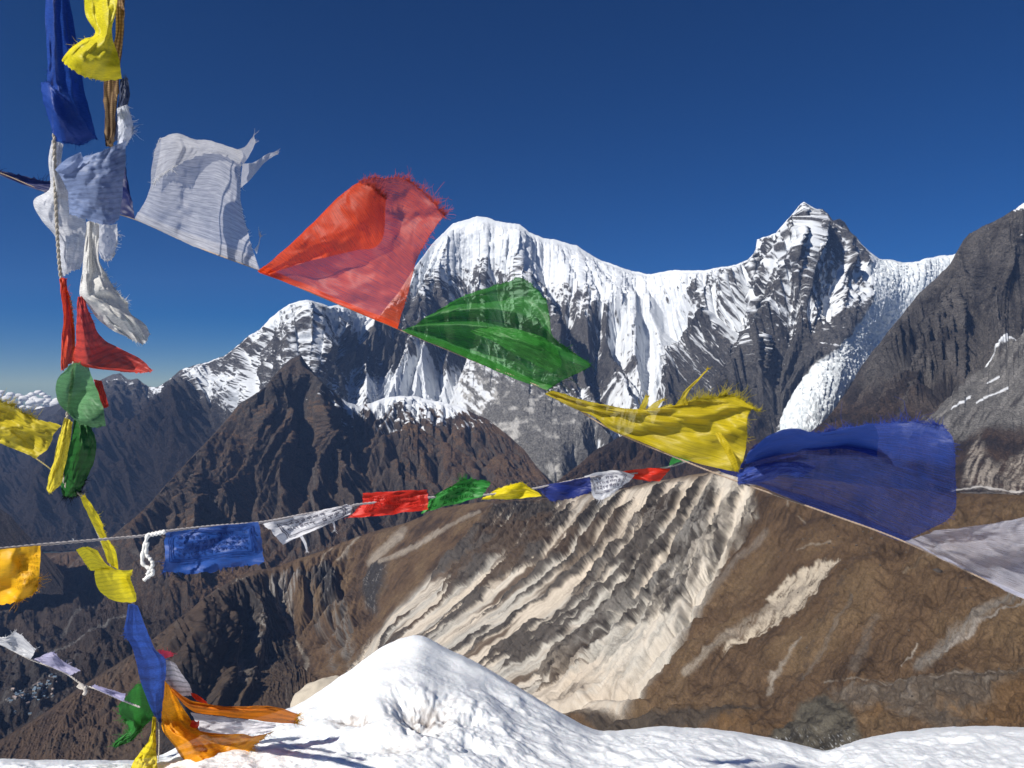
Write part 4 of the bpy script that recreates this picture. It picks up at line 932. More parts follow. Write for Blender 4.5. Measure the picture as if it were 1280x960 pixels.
UP, LOW, BUN, SIDE = 'prayer flags on the upper diagonal line', 'small prayer flags on the lower line', 'prayer flags in the vertical bundle', 'flags at the lower left'
def DU(px): return np.interp(px, [-30, 170, 330, 1330], [3.25, 3.05, 2.5, 1.95])
def reach(group, py):
    """how far the line hangs from the viewer: the bundle leans away towards the snow at its foot"""
    if group == UP: return 0.52 + 0 * py
    if group == LOW: return 0.70 + 0 * py
    if group == BUN or group == 'tangle': return np.interp(py, [0, 620, 750, 850, 900, 960], [.58, .66, .92, 1.45, 1.72, 1.68])
    return 1.0 + 0 * py
def cloth(net, D, nu, nv, wr, seed, ragged='', group=None):
    rows = []
    for r in net:
        rows.append([(q[0], q[1], (q[2] if len(q) > 2 else 0)) for q in r])
    A = np.array(rows, float)
    A = cr_axis(A, nv); A = np.swapaxes(cr_axis(np.swapaxes(A, 0, 1), nu), 0, 1)
    U, Vv = np.meshgrid(np.linspace(0, 1, nu), np.linspace(0, 1, nv))
    Dm = DU(A[..., 0]) if group == UP else D
    n = fbm2(U * 3 + seed, Vv * 3 + 2 * seed, 4, seed % 50, .55)
    n2 = ridge2(U * 2.5 + .8 * n, Vv * 2.0 - .5 * n, 3, (seed + 7) % 50, .5) - .5
    px = A[..., 0]; py = A[..., 1]
    ext = max(np.ptp(px), np.ptp(py)); k = min(1.0, ext / 110.0)
    px = px + 2.2 * k * fbm2(U * 5, Vv * 5, 4, (seed + 3) % 50); py = py + 2.2 * k * fbm2(U * 5, Vv * 5, 4, (seed + 5) % 50)
    if ragged:
        jag = 5.0 * k * fbm2(np.linspace(0, 1, nu) * 26 + seed, np.zeros(nu), 4, seed % 40, .8)
        jagv = 5.0 * k * fbm2(np.linspace(0, 1, nv) * 26 + seed, np.zeros(nv) + 5, 4, seed % 40, .8)
        if 'B' in ragged: py[-1] += jag; px[-1] += .6 * np.roll(jag, 7)
        if 'T' in ragged: py[0] += jag
        if 'R' in ragged: px[:, -1] += jagv
        if 'L' in ragged: px[:, 0] += jagv
    dz = A[..., 2] * .01 + wr * .01 * k * (1.6 * n + 1.5 * n2)
    return P(px, py, (Dm + dz) * reach(group, py)), U, Vv

class MeshAcc:
    def __init__(s): s.v = []; s.f = []; s.uv = []; s.n = 0
    def grid(s, G, U=None, V=None):
        nr, nc = G.shape[:2]; idx = np.arange(nr * nc).reshape(nr, nc) + s.n
        s.v.append(G.reshape(-1, 3)); s.uv.append(np.stack([U, V], -1).reshape(-1, 2) if U is not None else np.zeros((nr * nc, 2)))
        s.f.extend(np.stack([idx[:-1, :-1], idx[:-1, 1:], idx[1:, 1:], idx[1:, :-1]], -1).reshape(-1, 4).tolist()); s.n += nr * nc
    def raw(s, v, f):
        v = np.asarray(v, float); s.v.append(v); s.uv.append(np.zeros((len(v), 2))); s.f.extend([[i + s.n for i in q] for q in f]); s.n += len(v)
    def tube(s, pts, rad, sides=6, cap=True):
        pts = np.asarray(pts, float); m = len(pts)
        rad = np.broadcast_to(np.asarray(rad, float), (m,))
        t = np.gradient(pts, axis=0); t /= np.linalg.norm(t, axis=1, keepdims=True) + 1e-12
        ref = np.array([0.31, 0.8, 0.51]); a = np.cross(t, ref); a /= np.linalg.norm(a, axis=1, keepdims=True) + 1e-12; b = np.cross(t, a)
        an = np.arange(sides) * 2 * np.pi / sides
        ring = pts[:, None] + rad[:, None, None] * (a[:, None] * np.cos(an)[None, :, None] + b[:, None] * np.sin(an)[None, :, None])
        f = []
        for i in range(m - 1):
            for j in range(sides):
                k = (j + 1) % sides
                f.append((i * sides + j, i * sides + k, (i + 1) * sides + k, (i + 1) * sides + j))
        if cap: f.append(tuple(range(sides - 1, -1, -1))); f.append(tuple((m - 1) * sides + j for j in range(sides)))
        s.raw(ring.reshape(-1, 3), f)
    def build(s, name, mat, parent=None, origin=None, smooth=True):
        v = np.concatenate(s.v)
        o = np.zeros(3) if origin is None else np.asarray(origin, float)
        me = bpy.data.meshes.new(name); me.from_pydata((v - o).tolist(), [], s.f); me.update()
        uv = np.concatenate(s.uv); ul = me.uv_layers.new(name='UVMap')
        li = np.empty(len(me.loops), np.int32); me.loops.foreach_get('vertex_index', li)
        ul.data.foreach_set('uv', uv[li].astype(np.float32).reshape(-1))
        me.polygons.foreach_set('use_smooth', np.full(len(me.polygons), smooth))
        me.materials.append(mat)
        ob = bpy.data.objects.new(name, me); COL.objects.link(ob)
        if parent is not None: ob.parent = parent
        else: ob.location = o.tolist()
        return ob

def threads(acc, edge, inner, count, length, rad, r, curl=.5, bias=(0, 0, 0)):
    """loose threads leaving a torn edge"""
    n = len(edge)
    out = edge - inner; out /= np.linalg.norm(out, axis=1, keepdims=True) + 1e-9
    ln = 0.25 + 1.5 * np.clip(fbm2(np.arange(n) / max(4.0, n / 9.0) + r.random() * 40, np.zeros(n), 3, 6) + .35, 0, 1) ** 1.5
    for _ in range(count):
        i = int(r.integers(0, n)); L = length * ln[i] * (0.2 + 1.2 * r.random() ** 2.0)
        d = out[i] + r.normal(size=3) * .55 + np.asarray(bias); d /= np.linalg.norm(d)
        side = r.normal(size=3); side -= d * (side @ d); side /= np.linalg.norm(side); s2 = np.cross(d, side)
        t = np.linspace(0, 1, 8)[:, None]; ph = r.random() * 6; fq = 3 + 5 * r.random(); am = L * .10 * r.random()
        p = edge[i] - out[i] * .002 + d * L * t + side * L * curl * r.random() * t ** 2 + am * (side * np.sin(ph + fq * t) + s2 * np.cos(ph + fq * 1.3 * t)) * t
        acc.tube(p, rad * (1 - .6 * t[:, 0]), 3, False)

# strokes of the printed script: a head bar with hanging strokes and hooks, vowel marks above
GLYPHS = [[[(0,.8),(.8,.8)],[(.15,.8),(.1,.3),(.3,.1)],[(.6,.8),(.65,0)]], [[(0,.8),(.8,.8)],[(.4,.8),(.2,.45),(.55,.35),(.3,0)]], [[(0,.8),(.7,.8)],[(.1,.8),(.1,.4),(.5,.4)],[(.55,.8),(.55,-.1)]],
          [[(0,.8),(.8,.8)],[(.2,.8),(.2,.2)],[(.2,.45),(.65,.45),(.65,.8)],[(.3,1.0),(.6,1.15)]], [[(0,.8),(.75,.8)],[(.65,.8),(.65,.1)],[(.05,.5),(.3,.6),(.35,.25),(.1,.15)]], [[(0,.8),(.8,.8)],[(.4,.8),(.4,.3),(.1,.05)],[(.4,.35),(.75,.1)],[(.2,1.0),(.5,1.2),(.7,1.0)]]]
def script_print(G, U0, U1, V0, V1, rows, chars, r, border=True, lw=.075, off=-.0025):
    """printed lines as thin ink ribbons lying on the cloth"""
    acc = MeshAcc(); nv, nu = G.shape[:2]
    du = np.gradient(G, axis=1); dv = np.gradient(G, axis=0); N = np.cross(du, dv); N /= np.linalg.norm(N, axis=-1, keepdims=True) + 1e-12
    flip = np.sum(N * (np.array([0, 0, CZ]) - G), -1) < 0; N[flip] *= -1
    def S(u, v):
        x = np.clip(u, 0, 1) * (nu - 1); y = np.clip(v, 0, 1) * (nv - 1)
        i = min(int(x), nu - 2); j = min(int(y), nv - 2); a = x - i; b = y - j
        q = lambda M: M[j, i] * (1 - a) * (1 - b) + M[j, i + 1] * a * (1 - b) + M[j + 1, i] * (1 - a) * b + M[j + 1, i + 1] * a * b
        return q(G) + q(N) * .0022
    def rib(p, q, wu, wv):
        d = np.array([q[0] - p[0], q[1] - p[1]]); L = math.hypot(*d)
        if L < 1e-6: return
        n = max(1, int(L / .05)); nrm = np.array([-d[1], d[0]]) / L
        vs = []
        for k in range(n + 1):
            c = np.array(p) + d * k / n
            vs += [S(c[0] + nrm[0] * wu, c[1] + nrm[1] * wv), S(c[0] - nrm[0] * wu, c[1] - nrm[1] * wv)]
        acc.raw(vs, [(2 * k, 2 * k + 1, 2 * k + 3, 2 * k + 2) for k in range(n)])
    if border:
        for g in (0.0, .045):
            a, b, c, d = U0 + g * .6, U1 - g * .6, V0 + g, V1 - g
            w = .007
            for p, q in (((a, c), (b, c)), ((b, c), (b, d)), ((b, d), (a, d)), ((a, d), (a, c))): rib(p, q, w, w * 1.4)
        m = .085; U0 += m * .8; U1 -= m * .8; V0 += m; V1 -= m
    ch = (U1 - U0) / chars; rh = (V1 - V0) / rows
    for j in range(rows):
        for i in range(chars):
            if r.random() < .1: continue
            g = GLYPHS[int(r.integers(0, len(GLYPHS)))]
            for st in g:
                for p, q in zip(st[:-1], st[1:]):
                    f = lambda s: (U0 + (i + .1 + s[0]) * ch, V0 + (j + .12 + (1 - s[1]) * .62) * rh)
                    rib(f(p), f(q), ch * lw, rh * lw)
    return acc

def flag(label, nets, D, mat, group, color, wr=1.0, nu=44, nv=44, fray=None, ragged='B', seed=1, hem=False, tangle=False, dense=(), text=None, strips=(), ink=(.02,.02,.03), fray_color=None, category='prayer flag'):
    """nets[0] is the cloth, further nets are folds of the same cloth; fray = list of (net, edge, count, length m)"""
    r = np.random.default_rng(seed)
    acc = MeshAcc(); Gs = []; folded = []
    for k, net in enumerate(nets):
        rg = ragged if isinstance(ragged, str) else ragged[k]
        G, U, V = cloth(net, D, nu, nv, wr * (1 if k == 0 else .45), seed + k * 11, rg, 'tangle' if tangle else group); Gs.append(G)
        if k not in dense: acc.grid(G, U, V)
        else: folded.append((G, U, V))
    origin = Gs[0][0].mean(0)
    ob = acc.build('prayer_flag', mat, None, origin)
    ob['label'] = label; ob['category'] = category; ob['group'] = group
    for G, U, V in folded:          # gathered cloth, several layers thick; the fold's shade is put into a darker colour
        fa = MeshAcc(); fa.grid(G - origin, U, V); fa.build('folded_layer', fabric('gathered_shaded_' + mat.name, tuple(c * .8 for c in color), .96, .06), ob)
    Dm = float(origin[1])
    rad = .30 / F * Dm
    if fray:
        c = fray_color or color
        for (k, e, cnt, ln) in fray:
            ta = MeshAcc(); G = Gs[k]
            ed, inn = {'T': (G[0], G[3]), 'B': (G[-1], G[-4]), 'L': (G[:, 0], G[:, 3]), 'R': (G[:, -1], G[:, -4])}[e[0]]
            if len(e) > 1:   # a span of the edge
                a, b = e[1:]; n = len(ed); ed = ed[int(a * n):int(b * n)]; inn = inn[int(a * n):int(b * n)]
            threads(ta, ed, inn, int(cnt * 1.6), ln / F * Dm, rad, r)
            ta.v = [v - origin for v in ta.v]
            ta.build('frayed_edge', plain('thread_%d_%d_%d' % tuple(int(x * 99) for x in c), c, trans=.35), ob)
    if hem:
        ha = MeshAcc(); G = Gs[0]; du = np.gradient(G, axis=1); dv = np.gradient(G, axis=0); N = np.cross(du, dv); N /= np.linalg.norm(N, axis=-1, keepdims=True) + 1e-12
        N[np.sum(N * (np.array([0, 0, CZ]) - G), -1) < 0] *= -1
        k = max(2, nv // 16)
        H = G[:k + 1] + N[:k + 1] * .0015
        U, V = np.meshgrid(np.linspace(0, 1, nu), np.linspace(0, .06, k + 1))
        ha.grid(H - origin, U, V); ha.build('hem', mat, ob)
    for t in ([text] if isinstance(text, dict) else (text or [])):
        ta = script_print(Gs[t.get('net', 0)], *t['box'], t['rows'], t['chars'], r, t.get('border', True))
        ta.v = [v - origin for v in ta.v]
        ta.build('printed_prayer', plain('ink_%d_%d_%d' % tuple(int(x * 99) for x in ink), ink), ob)
    if strips:
        for k, net in enumerate(strips):
            sa = MeshAcc(); G, U, V = cloth(net, D, 10, 30, .8, seed + 60 + k, 'B', group); sa.grid(G - origin, U, V)
            threads(sa, G[-1] - origin, G[-5] - origin, 22, 9 / F * Dm, rad, r)
            sa.build('torn_strip', mat, ob)
    return ob

def cord(label, pts, D, width_px, color, name='cord', category='cord', extra=()):
    p = np.array([(q[0], q[1], q[2] if len(q) > 2 else 0) for q in pts], float)
    p = cr_axis(p, max(20, len(p) * 10))
    Dm = D(p[:, 0], p[:, 1]) if callable(D) else (np.linspace(D[0], D[1], len(p)) if not np.isscalar(D) else D)
    w = P(p[:, 0], p[:, 1], Dm + p[:, 2] * .01)
    acc = MeshAcc(); rad = width_px / 2 / F * np.mean(Dm)
    # two twisted strands
    t = np.gradient(w, axis=0); t /= np.linalg.norm(t, axis=1, keepdims=True)
    n = 6; wf = cr_axis(w, len(w) * n); s = np.arange(len(wf)); tf = np.gradient(wf, axis=0); tf /= np.linalg.norm(tf, axis=1, keepdims=True) + 1e-9
    a = np.cross(tf, [0.2, .9, .3]); a /= np.linalg.norm(a, axis=1, keepdims=True); b = np.cross(tf, a)
    seg = np.cumsum(np.r_[0, np.linalg.norm(np.diff(wf, axis=0), axis=1)]); ph = seg / (rad * 7) * 2 * np.pi
    for o in (0, np.pi):
        acc.tube(wf + .45 * rad * (np.cos(ph + o)[:, None] * a + np.sin(ph + o)[:, None] * b), rad * .62, 6)
    for e in extra:
        q = cr_axis(np.array([(z[0], z[1], 0) for z in e[0]], float), 24); acc.tube(P(q[:, 0], q[:, 1], np.mean(Dm) - .01), e[1] / 2 / F * np.mean(Dm), 8)
    o = acc.build(name, plain('cord_%d_%d_%d' % tuple(int(x * 99) for x in color), color), None, w[0])
    o['label'] = label; o['category'] = category
    return o

# dyes
WHT = (.74, .75, .78); LIL = (.50, .48, .68); RED = (.62, .045, .018); ORG = (.78, .085, .012); GRN = (.035, .21, .035); YEL = (.82, .66, .018); BLU = (.022, .07, .36); NVY = (.012, .018, .10); PBL = (.30, .38, .60); SAF = (.92, .36, .006); GRND = (.012, .085, .02)

UP, LOW, BUN, SIDE = 'prayer flags on the upper diagonal line', 'small prayer flags on the lower line', 'prayer flags in the vertical bundle', 'flags at the lower left'
# ---------------------------------------------------------------- upper diagonal line (large flags)
cord('thin beige cord along the lower edges of the large flags', [(-30,208),(0,216),(62,242),(110,258),(168,274),(247,309),(325,338),(399,370),(497,411),(590,450),(684,488),(762,536),(850,574),(922,602),(1030,640),(1130,677),(1250,734),(1330,772)], lambda x, y: DU(x) * .52 + .004, 2.0, (.34, .26, .20))
flag('dark navy flag passing behind the vertical bundle beside the big white flag', [[[(-18,212),(30,232),(62,242),(110,258),(150,267),(169,273)],[(-8,214,1),(30,226,2),(62,230,1),(110,225,2),(152,225,0),(163,243,1)],[(0,213),(30,220),(62,226),(110,205),(150,192),(156,206)]]], 2.2, fabric('navy_gauze', NVY, .93), UP, NVY, seed=3, fray=[(0, 'B', 60, 8)], wr=.6)
flag('torn white flag with a rolled bright top edge against the sky', [[[(168,274,0),(208,292,0),(247,309,0),(287,323,0),(325,337,0)],[(180,253,2),(212,265,-2),(245,275,3),(280,285,-2),(313,300,2)],[(188,232,3),(213,235,-3),(244,240,3),(275,245,-3),(303,262,3)],
  [(190,208,2),(214,205,-4),(243,207,4),(274,210,0),(300,228,1)],[(194,186,0),(216,183,-4),(243,188,3),(270,192,4),(302,203,1)],[(199,173,-2),(219,167,-4),(244,174,3),(268,177,2),(301,188,0)],[(201,180,-6),(222,178,-8),(246,182,-3),(268,184,-2),(304,196,-3)],[(191,230,-7),(210,214,-9),(236,200,-5),(268,191,-3),(300,204,-4)]]],
  2.1, fabric('white_gauze_printed', (.62,.63,.68), .60, .45, .14, 34), UP, WHT, wr=1.6, nu=60, nv=70, seed=5, fray=[(0, ('B', 0, .4), 90, 8), (0, ('R', .1, .6), 60, 7), (0, ('L', .5, .75), 30, 8)], hem=True,
  strips=[[[(292,188),(304,206)],[(305,184),(308,200)],[(312,176),(314,190)],[(317,169),(320,178)]], [[(300,236,-3),(303,205,-2)],[(315,222,-3),(316,203,-2)],[(328,206,-2),(328,196,-2)],[(338,198),(337,191)],[(347,192),(346,189)]], [[(318,312),(321,318)],[(323,304),(324,306)],[(325,294),(326,295)]]])
flag('orange red flag with a folded orange corner above the snow peak', [[[(337,343,-1),(331,342,-1),(327,341,0),(385,364,0),(440,387,0),(497,411,0)],[(372,331,-3),(364,321,-5),(356,314,-2),(400,342,2),(450,365,-1),(504,388,1)],[(410,321,-4),(397,301,-7),(387,284,-3),(430,315,3),(470,335,-1),(512,360,2)],
  [(445,313,-4),(427,284,-8),(413,256,-4),(455,285,3),(492,300,1),(521,325,3)],[(477,303,-3),(455,263,-7),(433,238,-4),(480,255,3),(515,268,3),(539,291,0)],[(482,248,-3),(466,234,-5),(452,226,-3),(499,222,0),(530,240,2),(556,269,0)]]],
  2.08, fabric('red_gauze', (.90,.105,.010), .50, .42), UP, ORG, wr=1.3, nu=80, nv=60, seed=8, fray=[(0, ('B', .0, 1.0), 560, 14), (0, ('R', .6, 1), 70, 8), (0, ('R', 0, .6), 60, 4), (0, ('B', .85, 1.0), 80, 20)], hem=True, fray_color=(.62, .10, .07))
flag('green flag twisted into leaf shaped folds before the snow slopes', [[[(503,414,0),(545,431,0),(590,450,0),(635,470,0),(684,488,0)],[(508,411,1),(560,420,3),(605,434,4),(655,452,3),(705,474,2)],[(513,409,0),(565,405,-4),(615,411,-6),(668,432,-6),(738,458,-3)],[(520,405,2),(570,399,4),(625,403,5),(680,426,4),(724,446,3)],
  [(530,398,0),(575,388,-4),(630,388,-4),(672,402,-1),(694,424,0)],[(543,390,1),(583,373,2),(620,370,3),(660,374,3),(687,398,1)],[(548,387,-1),(588,367,-3),(630,354,-1),(655,348,0),(682,374,0)]],
  [[(588,414,-5),(615,426,-8),(645,444,-8),(690,466,-5)],[(596,411,-6),(630,420,-11),(667,434,-11),(702,456,-6)],[(611,408,-5),(642,411,-8),(672,419,-8),(694,432,-5)]]],
  2.04, fabric('green_gauze', (.045,.24,.04), .74, .45), UP, GRN, wr=1.2, nu=60, nv=70, ragged=['B', ''], seed=12, fray=[(0, ('R', .25, 1), 130, 8), (0, ('B', .4, 1), 60, 7), (0, ('R', 0.05, .25), 14, 22)], hem=True, fray_color=(.02, .12, .02))
flag('yellow flag twisted to a rope at one end with a torn upper edge', [[[(681,493),(710,508),(742,520),(762,536),(800,552),(850,572),(890,584),(922,590)],[(683,491,1),(715,505,-2),(750,517,1),(775,528,-2),(815,541,2),(862,553,-1),(902,562,2),(930,572,0)],[(685,490,-2),(718,503,1),(752,514,-2),(785,521,2),(825,528,-3),(872,532,2),(907,538,-2),(933,546,1)],
  [(687,489,0),(720,501,-2),(754,511,1),(790,516,-2),(830,518,2),(872,521,-4),(906,521,2),(934,527,-1)],[(688,488,1),(722,499,1),(756,508,-1),(795,512,1),(835,511,-2),(874,508,2),(913,508,-1),(938,514,1)],[(689,488,2),(723,498,2),(758,507,0),(798,511,0),(838,507,0),(880,497,1),(916,495,2),(950,513,0)]]],
  2.0, fabric('yellow_gauze', (.62, .49, .012), .84, .45, .12, 20), UP, YEL, wr=1.3, nu=80, nv=50, seed=15, fray=[(0, ('B', .6, 1), 420, 15), (0, ('B', .3, .62), 60, 9), (0, ('R', .3, 1), 60, 8)], fray_color=(.50, .42, .03),
  strips=[[[(842,509),(860,506)],[(850,498),(858,497)],[(856,488),(864,486)],[(868,477),(873,476)],[(884,461),(887,460)]], [[(797,514),(806,513)],[(802,504),(810,504)],[(807,494),(811,495)]], [[(808,512),(822,510)],[(818,503),(826,504)],[(829,498),(831,500)]], [[(893,541,-4),(900,540,-4)],[(905,562,-5),(913,558,-5)],[(919,590,-4),(924,586,-4)]]])
flag('large blue flag with a dark folded band over the brown slope', [[[(922,604,0),(950,607,3),(1000,628,8),(1060,650,13),(1100,666,17),(1130,677,20)],[(922,598,-2),(955,594,-2),(1005,598,5),(1062,615,9),(1115,640,13),(1163,661,17)],[(924,592,-4),(965,580,-4),(1008,581,1),(1065,590,1),(1120,610,5),(1192,640,14)],[(927,583,2),(965,573,3),(1010,570,-2),(1068,570,-6),(1125,580,-3),(1194,600,9)],
  [(932,575,0),(970,560,-1),(1010,554,0),(1065,552,0),(1130,555,3),(1194,570,5)],[(936,565,3),(970,549,3),(1015,547,4),(1060,543,8),(1125,540,9),(1190,548,3)],[(942,556,0),(985,537,1),(1017,541,3),(1056,535,12),(1120,527,14),(1178,530,6)]],
  [[(936,566,-17),(960,545,-19),(989,535,-19),(1020,541,-18),(1056,536,-18),(1092,530,-17)],[(933,572,-10),(962,557,-10),(993,550,-10),(1025,550,-10),(1060,546,-10),(1098,545,-10)],[(932,580,-3),(962,571,-1),(1000,564,0),(1030,562,0),(1060,561,-1),(1096,572,-2)]],
  [[(936,567,-14),(960,547,-16),(989,538,-16),(1020,543,-15),(1056,538,-15),(1088,533,-14)],[(933,572,-7),(962,558,-7),(993,551,-7),(1025,551,-7),(1060,547,-7),(1092,547,-7)],[(932,578,0),(962,569,1),(1000,562,2),(1030,560,2),(1060,558,1),(1086,568,0)]],
  [[(921,592,-7),(935,586,-8),(955,580,-8),(980,577,-8),(1000,578,-7),(1020,584,-6)],[(922,599,-8),(938,595,-10),(960,588,-10),(980,584,-9),(998,586,-8),(1012,590,-6)],[(923,606,-7),(940,604,-8),(962,600,-8),(980,592,-8),(996,597,-7),(1004,596,-6)]]],
  1.98, fabric('blue_gauze', (.028, .062, .29), .62, .14), UP, BLU, wr=1.4, nu=70, nv=60, ragged=['B', '', '', ''], dense=(1,), seed=18, fray=[(0, ('B', .3, 1), 380, 13), (0, ('R', .1, 1), 90, 6), (0, ('B', .55, 1), 40, 24)], hem=True, fray_color=(.04, .07, .34))
flag('white translucent flag cut by the right edge of the view', [[[(1132,677,0),(1190,704,0),(1250,734,0),(1330,772,0)],[(1148,671,2),(1200,689,-3),(1258,710,2),(1335,735,-1)],[(1160,667,-2),(1212,673,3),(1265,684,-3),(1335,700,2)],[(1170,663,0),(1224,657,0),(1275,648,0),(1340,638,0)]]], 1.93, fabric('white_gauze_thin', (.62,.63,.74), .42, .4), UP, WHT, wr=2.2, seed=21, fray=None, hem=True, ragged='')

# ---------------------------------------------------------------- lower line (small flags close to the viewer)
LD0 = lambda x: 1.15 + (x + 40) / 970 * .85
cord('grey cord carrying the small flags across the view', [(-40,689),(0,686),(51,681),(120,675),(185,669),(208,664),(262,658),(325,653),(380,643),(436,633),(452,630),(534,622),(602,619),(665,611),(735,597),(790,592),(838,583),(865,574),(870,574),(890,572)], lambda x, y: (LD0(x) + .012) * .70, 3.0, (.36, .34, .35))
LD = LD0
def low(label, net, color, op, seed, text=None, fray=None, lines=.0, ink=(.03,.03,.05), wr=.4, strips=(), ragged='B', nu=36, nv=30):
    cx = np.mean([q[0] for q in net[0]])
    return flag(label, [net], float(LD(cx)) - .004, fabric('cotton_%d_%d_%d' % tuple(int(c * 99) for c in color), color, op, .38, lines, 7), LOW, color, wr=wr, nu=nu, nv=nv, seed=seed, text=text, fray=fray, ink=ink, strips=strips, ragged=ragged)
low('golden yellow flag hanging square from the lower line at the left edge', [[(-30,688,0),(10,686,0),(30,684,0),(51,682,0)],[(-30,710,1),(10,709,-1),(30,706,1),(50,706,0)],[(-30,735,-1),(10,734,2),(30,731,-1),(48,728,1)],[(-30,760,1),(10,755,-1),(28,750,1),(46,738,0)]], (.86,.47,.012), .96, 31, fray=[(0,('B',.5,1),60,8),(0,('R',.55,.8),26,18)], text=dict(box=(.5,.95,.12,.75), rows=6, chars=9, border=False), ink=(.52,.26,.01))
low('blue flag with dark printed text next to the white knotted loop', [[(207,663,0),(245,660,0),(285,656,0),(323,652,0)],[(206,680,1),(245,678,-1),(287,673,1),(326,668,0)],[(206,700,-1),(243,697,1),(285,691,-1),(328,687,1)],[(203,716,0),(250,716,0),(290,710,0),(330,703,0)]], (.020,.085,.36), .93, 32, text=dict(box=(.06,.93,.06,.72), rows=4, chars=11), fray=[(0,'B',70,6),(0,('L',.6,1),20,12)], ink=(.008,.03,.15))
low('narrow white flag with two lines of black text on the lower line', [[(329,655,0),(365,647,0),(400,639,0),(433,630,0)],[(341,666,-1),(371,656,1),(405,646,-1),(440,634,0)],[(353,681,0),(382,668,0),(410,656,0),(437,643,0)]], (.70,.71,.76), .97, 33, text=dict(box=(.12,.92,.12,.86), rows=2, chars=9), ink=(.10,.10,.13), ragged='', strips=[[[(374,670),(378,669)],[(380,680),(383,679)],[(383,690),(385,690)]],[[(414,651),(417,650)],[(417,658),(419,657)],[(418,664),(419,664)]]])
low('bright red printed flag on the lower line before the brown mountain', [[(454,616,0),(480,615,0),(507,613,0),(534,612,0)],[(452,630,1),(480,629,-1),(507,627,1),(535,624,0)],[(436,647,0),(474,645,0),(505,641,0),(535,637,0)]], (.66,.022,.010), .96, 34, text=dict(box=(.12,.93,.12,.8), rows=4, chars=10), ink=(.30,.010,.006), ragged='', fray=[(0,('L',.5,1),16,6)])
low('bright green printed flag pointing upward between red and yellow on the lower line', [[(526,642,0),(550,635,0),(578,628,0),(602,621,0)],[(533,630,1),(555,620,-1),(580,612,1),(608,612,0)],[(540,621,0),(561,609,0),(582,599,0),(614,603,0)]], (.03,.27,.04), .95, 35, text=dict(box=(.1,.85,.1,.85), rows=3, chars=9, border=False), ink=(.004,.07,.008), fray=[(0,('B',.5,1),60,7),(0,('B',.6,.72),26,14)])
low('small bright yellow flag crumpled on the lower line after the green one', [[(601,624,0),(628,624,0),(652,623,0),(677,620,0)],[(612,617,1),(635,614,-2),(655,614,1),(676,618,0)],[(621,611,0),(640,606,0),(652,603,0),(668,613,0)]], (.88,.72,.01), .97, 36, fray=[(0,('B',.2,.9),30,4)], lines=.12)
low('dark blue flag between small yellow and white flags on the lower line', [[(664,610,0),(690,605,0),(715,600,0),(737,596,0)],[(673,613,1),(696,613,-1),(719,610,1),(739,607,0)],[(689,627,0),(705,625,0),(722,620,0),(739,615,0)]], (.014,.03,.20), .93, 37, fray=[(0,'B',40,5)])
low('short white printed flag between dark blue and red on the lower line', [[(730,595,0),(750,590,0),(772,588,0),(793,594,0)],[(736,608,-1),(752,605,1),(770,602,-1),(786,602,0)],[(742,622,0),(752,625,0),(764,618,0),(778,607,0)]], (.72,.73,.78), .93, 38, text=dict(box=(.1,.85,.12,.8), rows=3, chars=7), ink=(.06,.06,.10), fray=[(0,'B',30,5)])
low('small red flag rolled flat on the lower line under the large yellow flag', [[(773,590,0),(795,587,0),(815,585,0),(838,586,0)],[(783,595,-1),(798,594,1),(815,594,-1),(833,592,0)],[(791,598,0),(803,600,0),(812,602,0),(825,601,0)]], (.66,.03,.012), .96, 39, fray=[(0,('L',0,1),14,6)], ragged='')
low('tiny green flag half hidden beneath the large yellow flag', [[(836,583,0),(845,579,0),(855,577,0),(864,575,0)],[(838,576,0),(846,575,0),(854,574,0),(863,573,0)],[(842,568,0),(848,569,0),(855,570,0),(861,571,0)]], (.03,.24,.05), .95, 40, fray=[(0,'B',16,5)])
low('tiny navy flag between the large yellow and large blue flags', [[(895,584,0),(906,582,0),(920,580,0),(930,578,0)],[(900,589,0),(910,589,0),(920,589,0),(930,588,0)],[(907,592,0),(914,594,0),(922,596,0),(930,596,0)]], (.012,.02,.13), .95, 41)
def loop():
    acc = MeshAcc()
    for pts, w in (([(185,668),(182,678),(179,690),(178,703),(184,709),(190,712),(191,717),(186,720),(180,725)], 4.6), ([(184,678),(183,692),(188,699),(191,705),(188,712),(184,718)], 4.4)):
        q = cr_axis(np.array([(a, b, 0) for a, b in pts], float), 40); rr = w / 2 / F * 1.345 * .7 * (1 + .22 * np.sin(np.arange(40) * 1.3))
        acc.tube(P(q[:, 0], q[:, 1], 1.34 * .7), rr, 8)
    t = np.linspace(0, 1, 30); q = np.stack([185 + 22 * t, 669 - 4.5 * t], -1); acc.tube(P(q[:, 0], q[:, 1], 1.345 * .7), (2.6 + .6 * np.sin(t * 30)) / F * 1.345 * .7, 8)
    o = acc.build('knotted_tie', plain('white_cotton_tie', (.78, .78, .76)), None, P(185, 668, 1.345 * .7))
    o['label'] = 'white cotton tie hanging in a knotted loop from the grey cord'; o['category'] = 'tie'
loop()

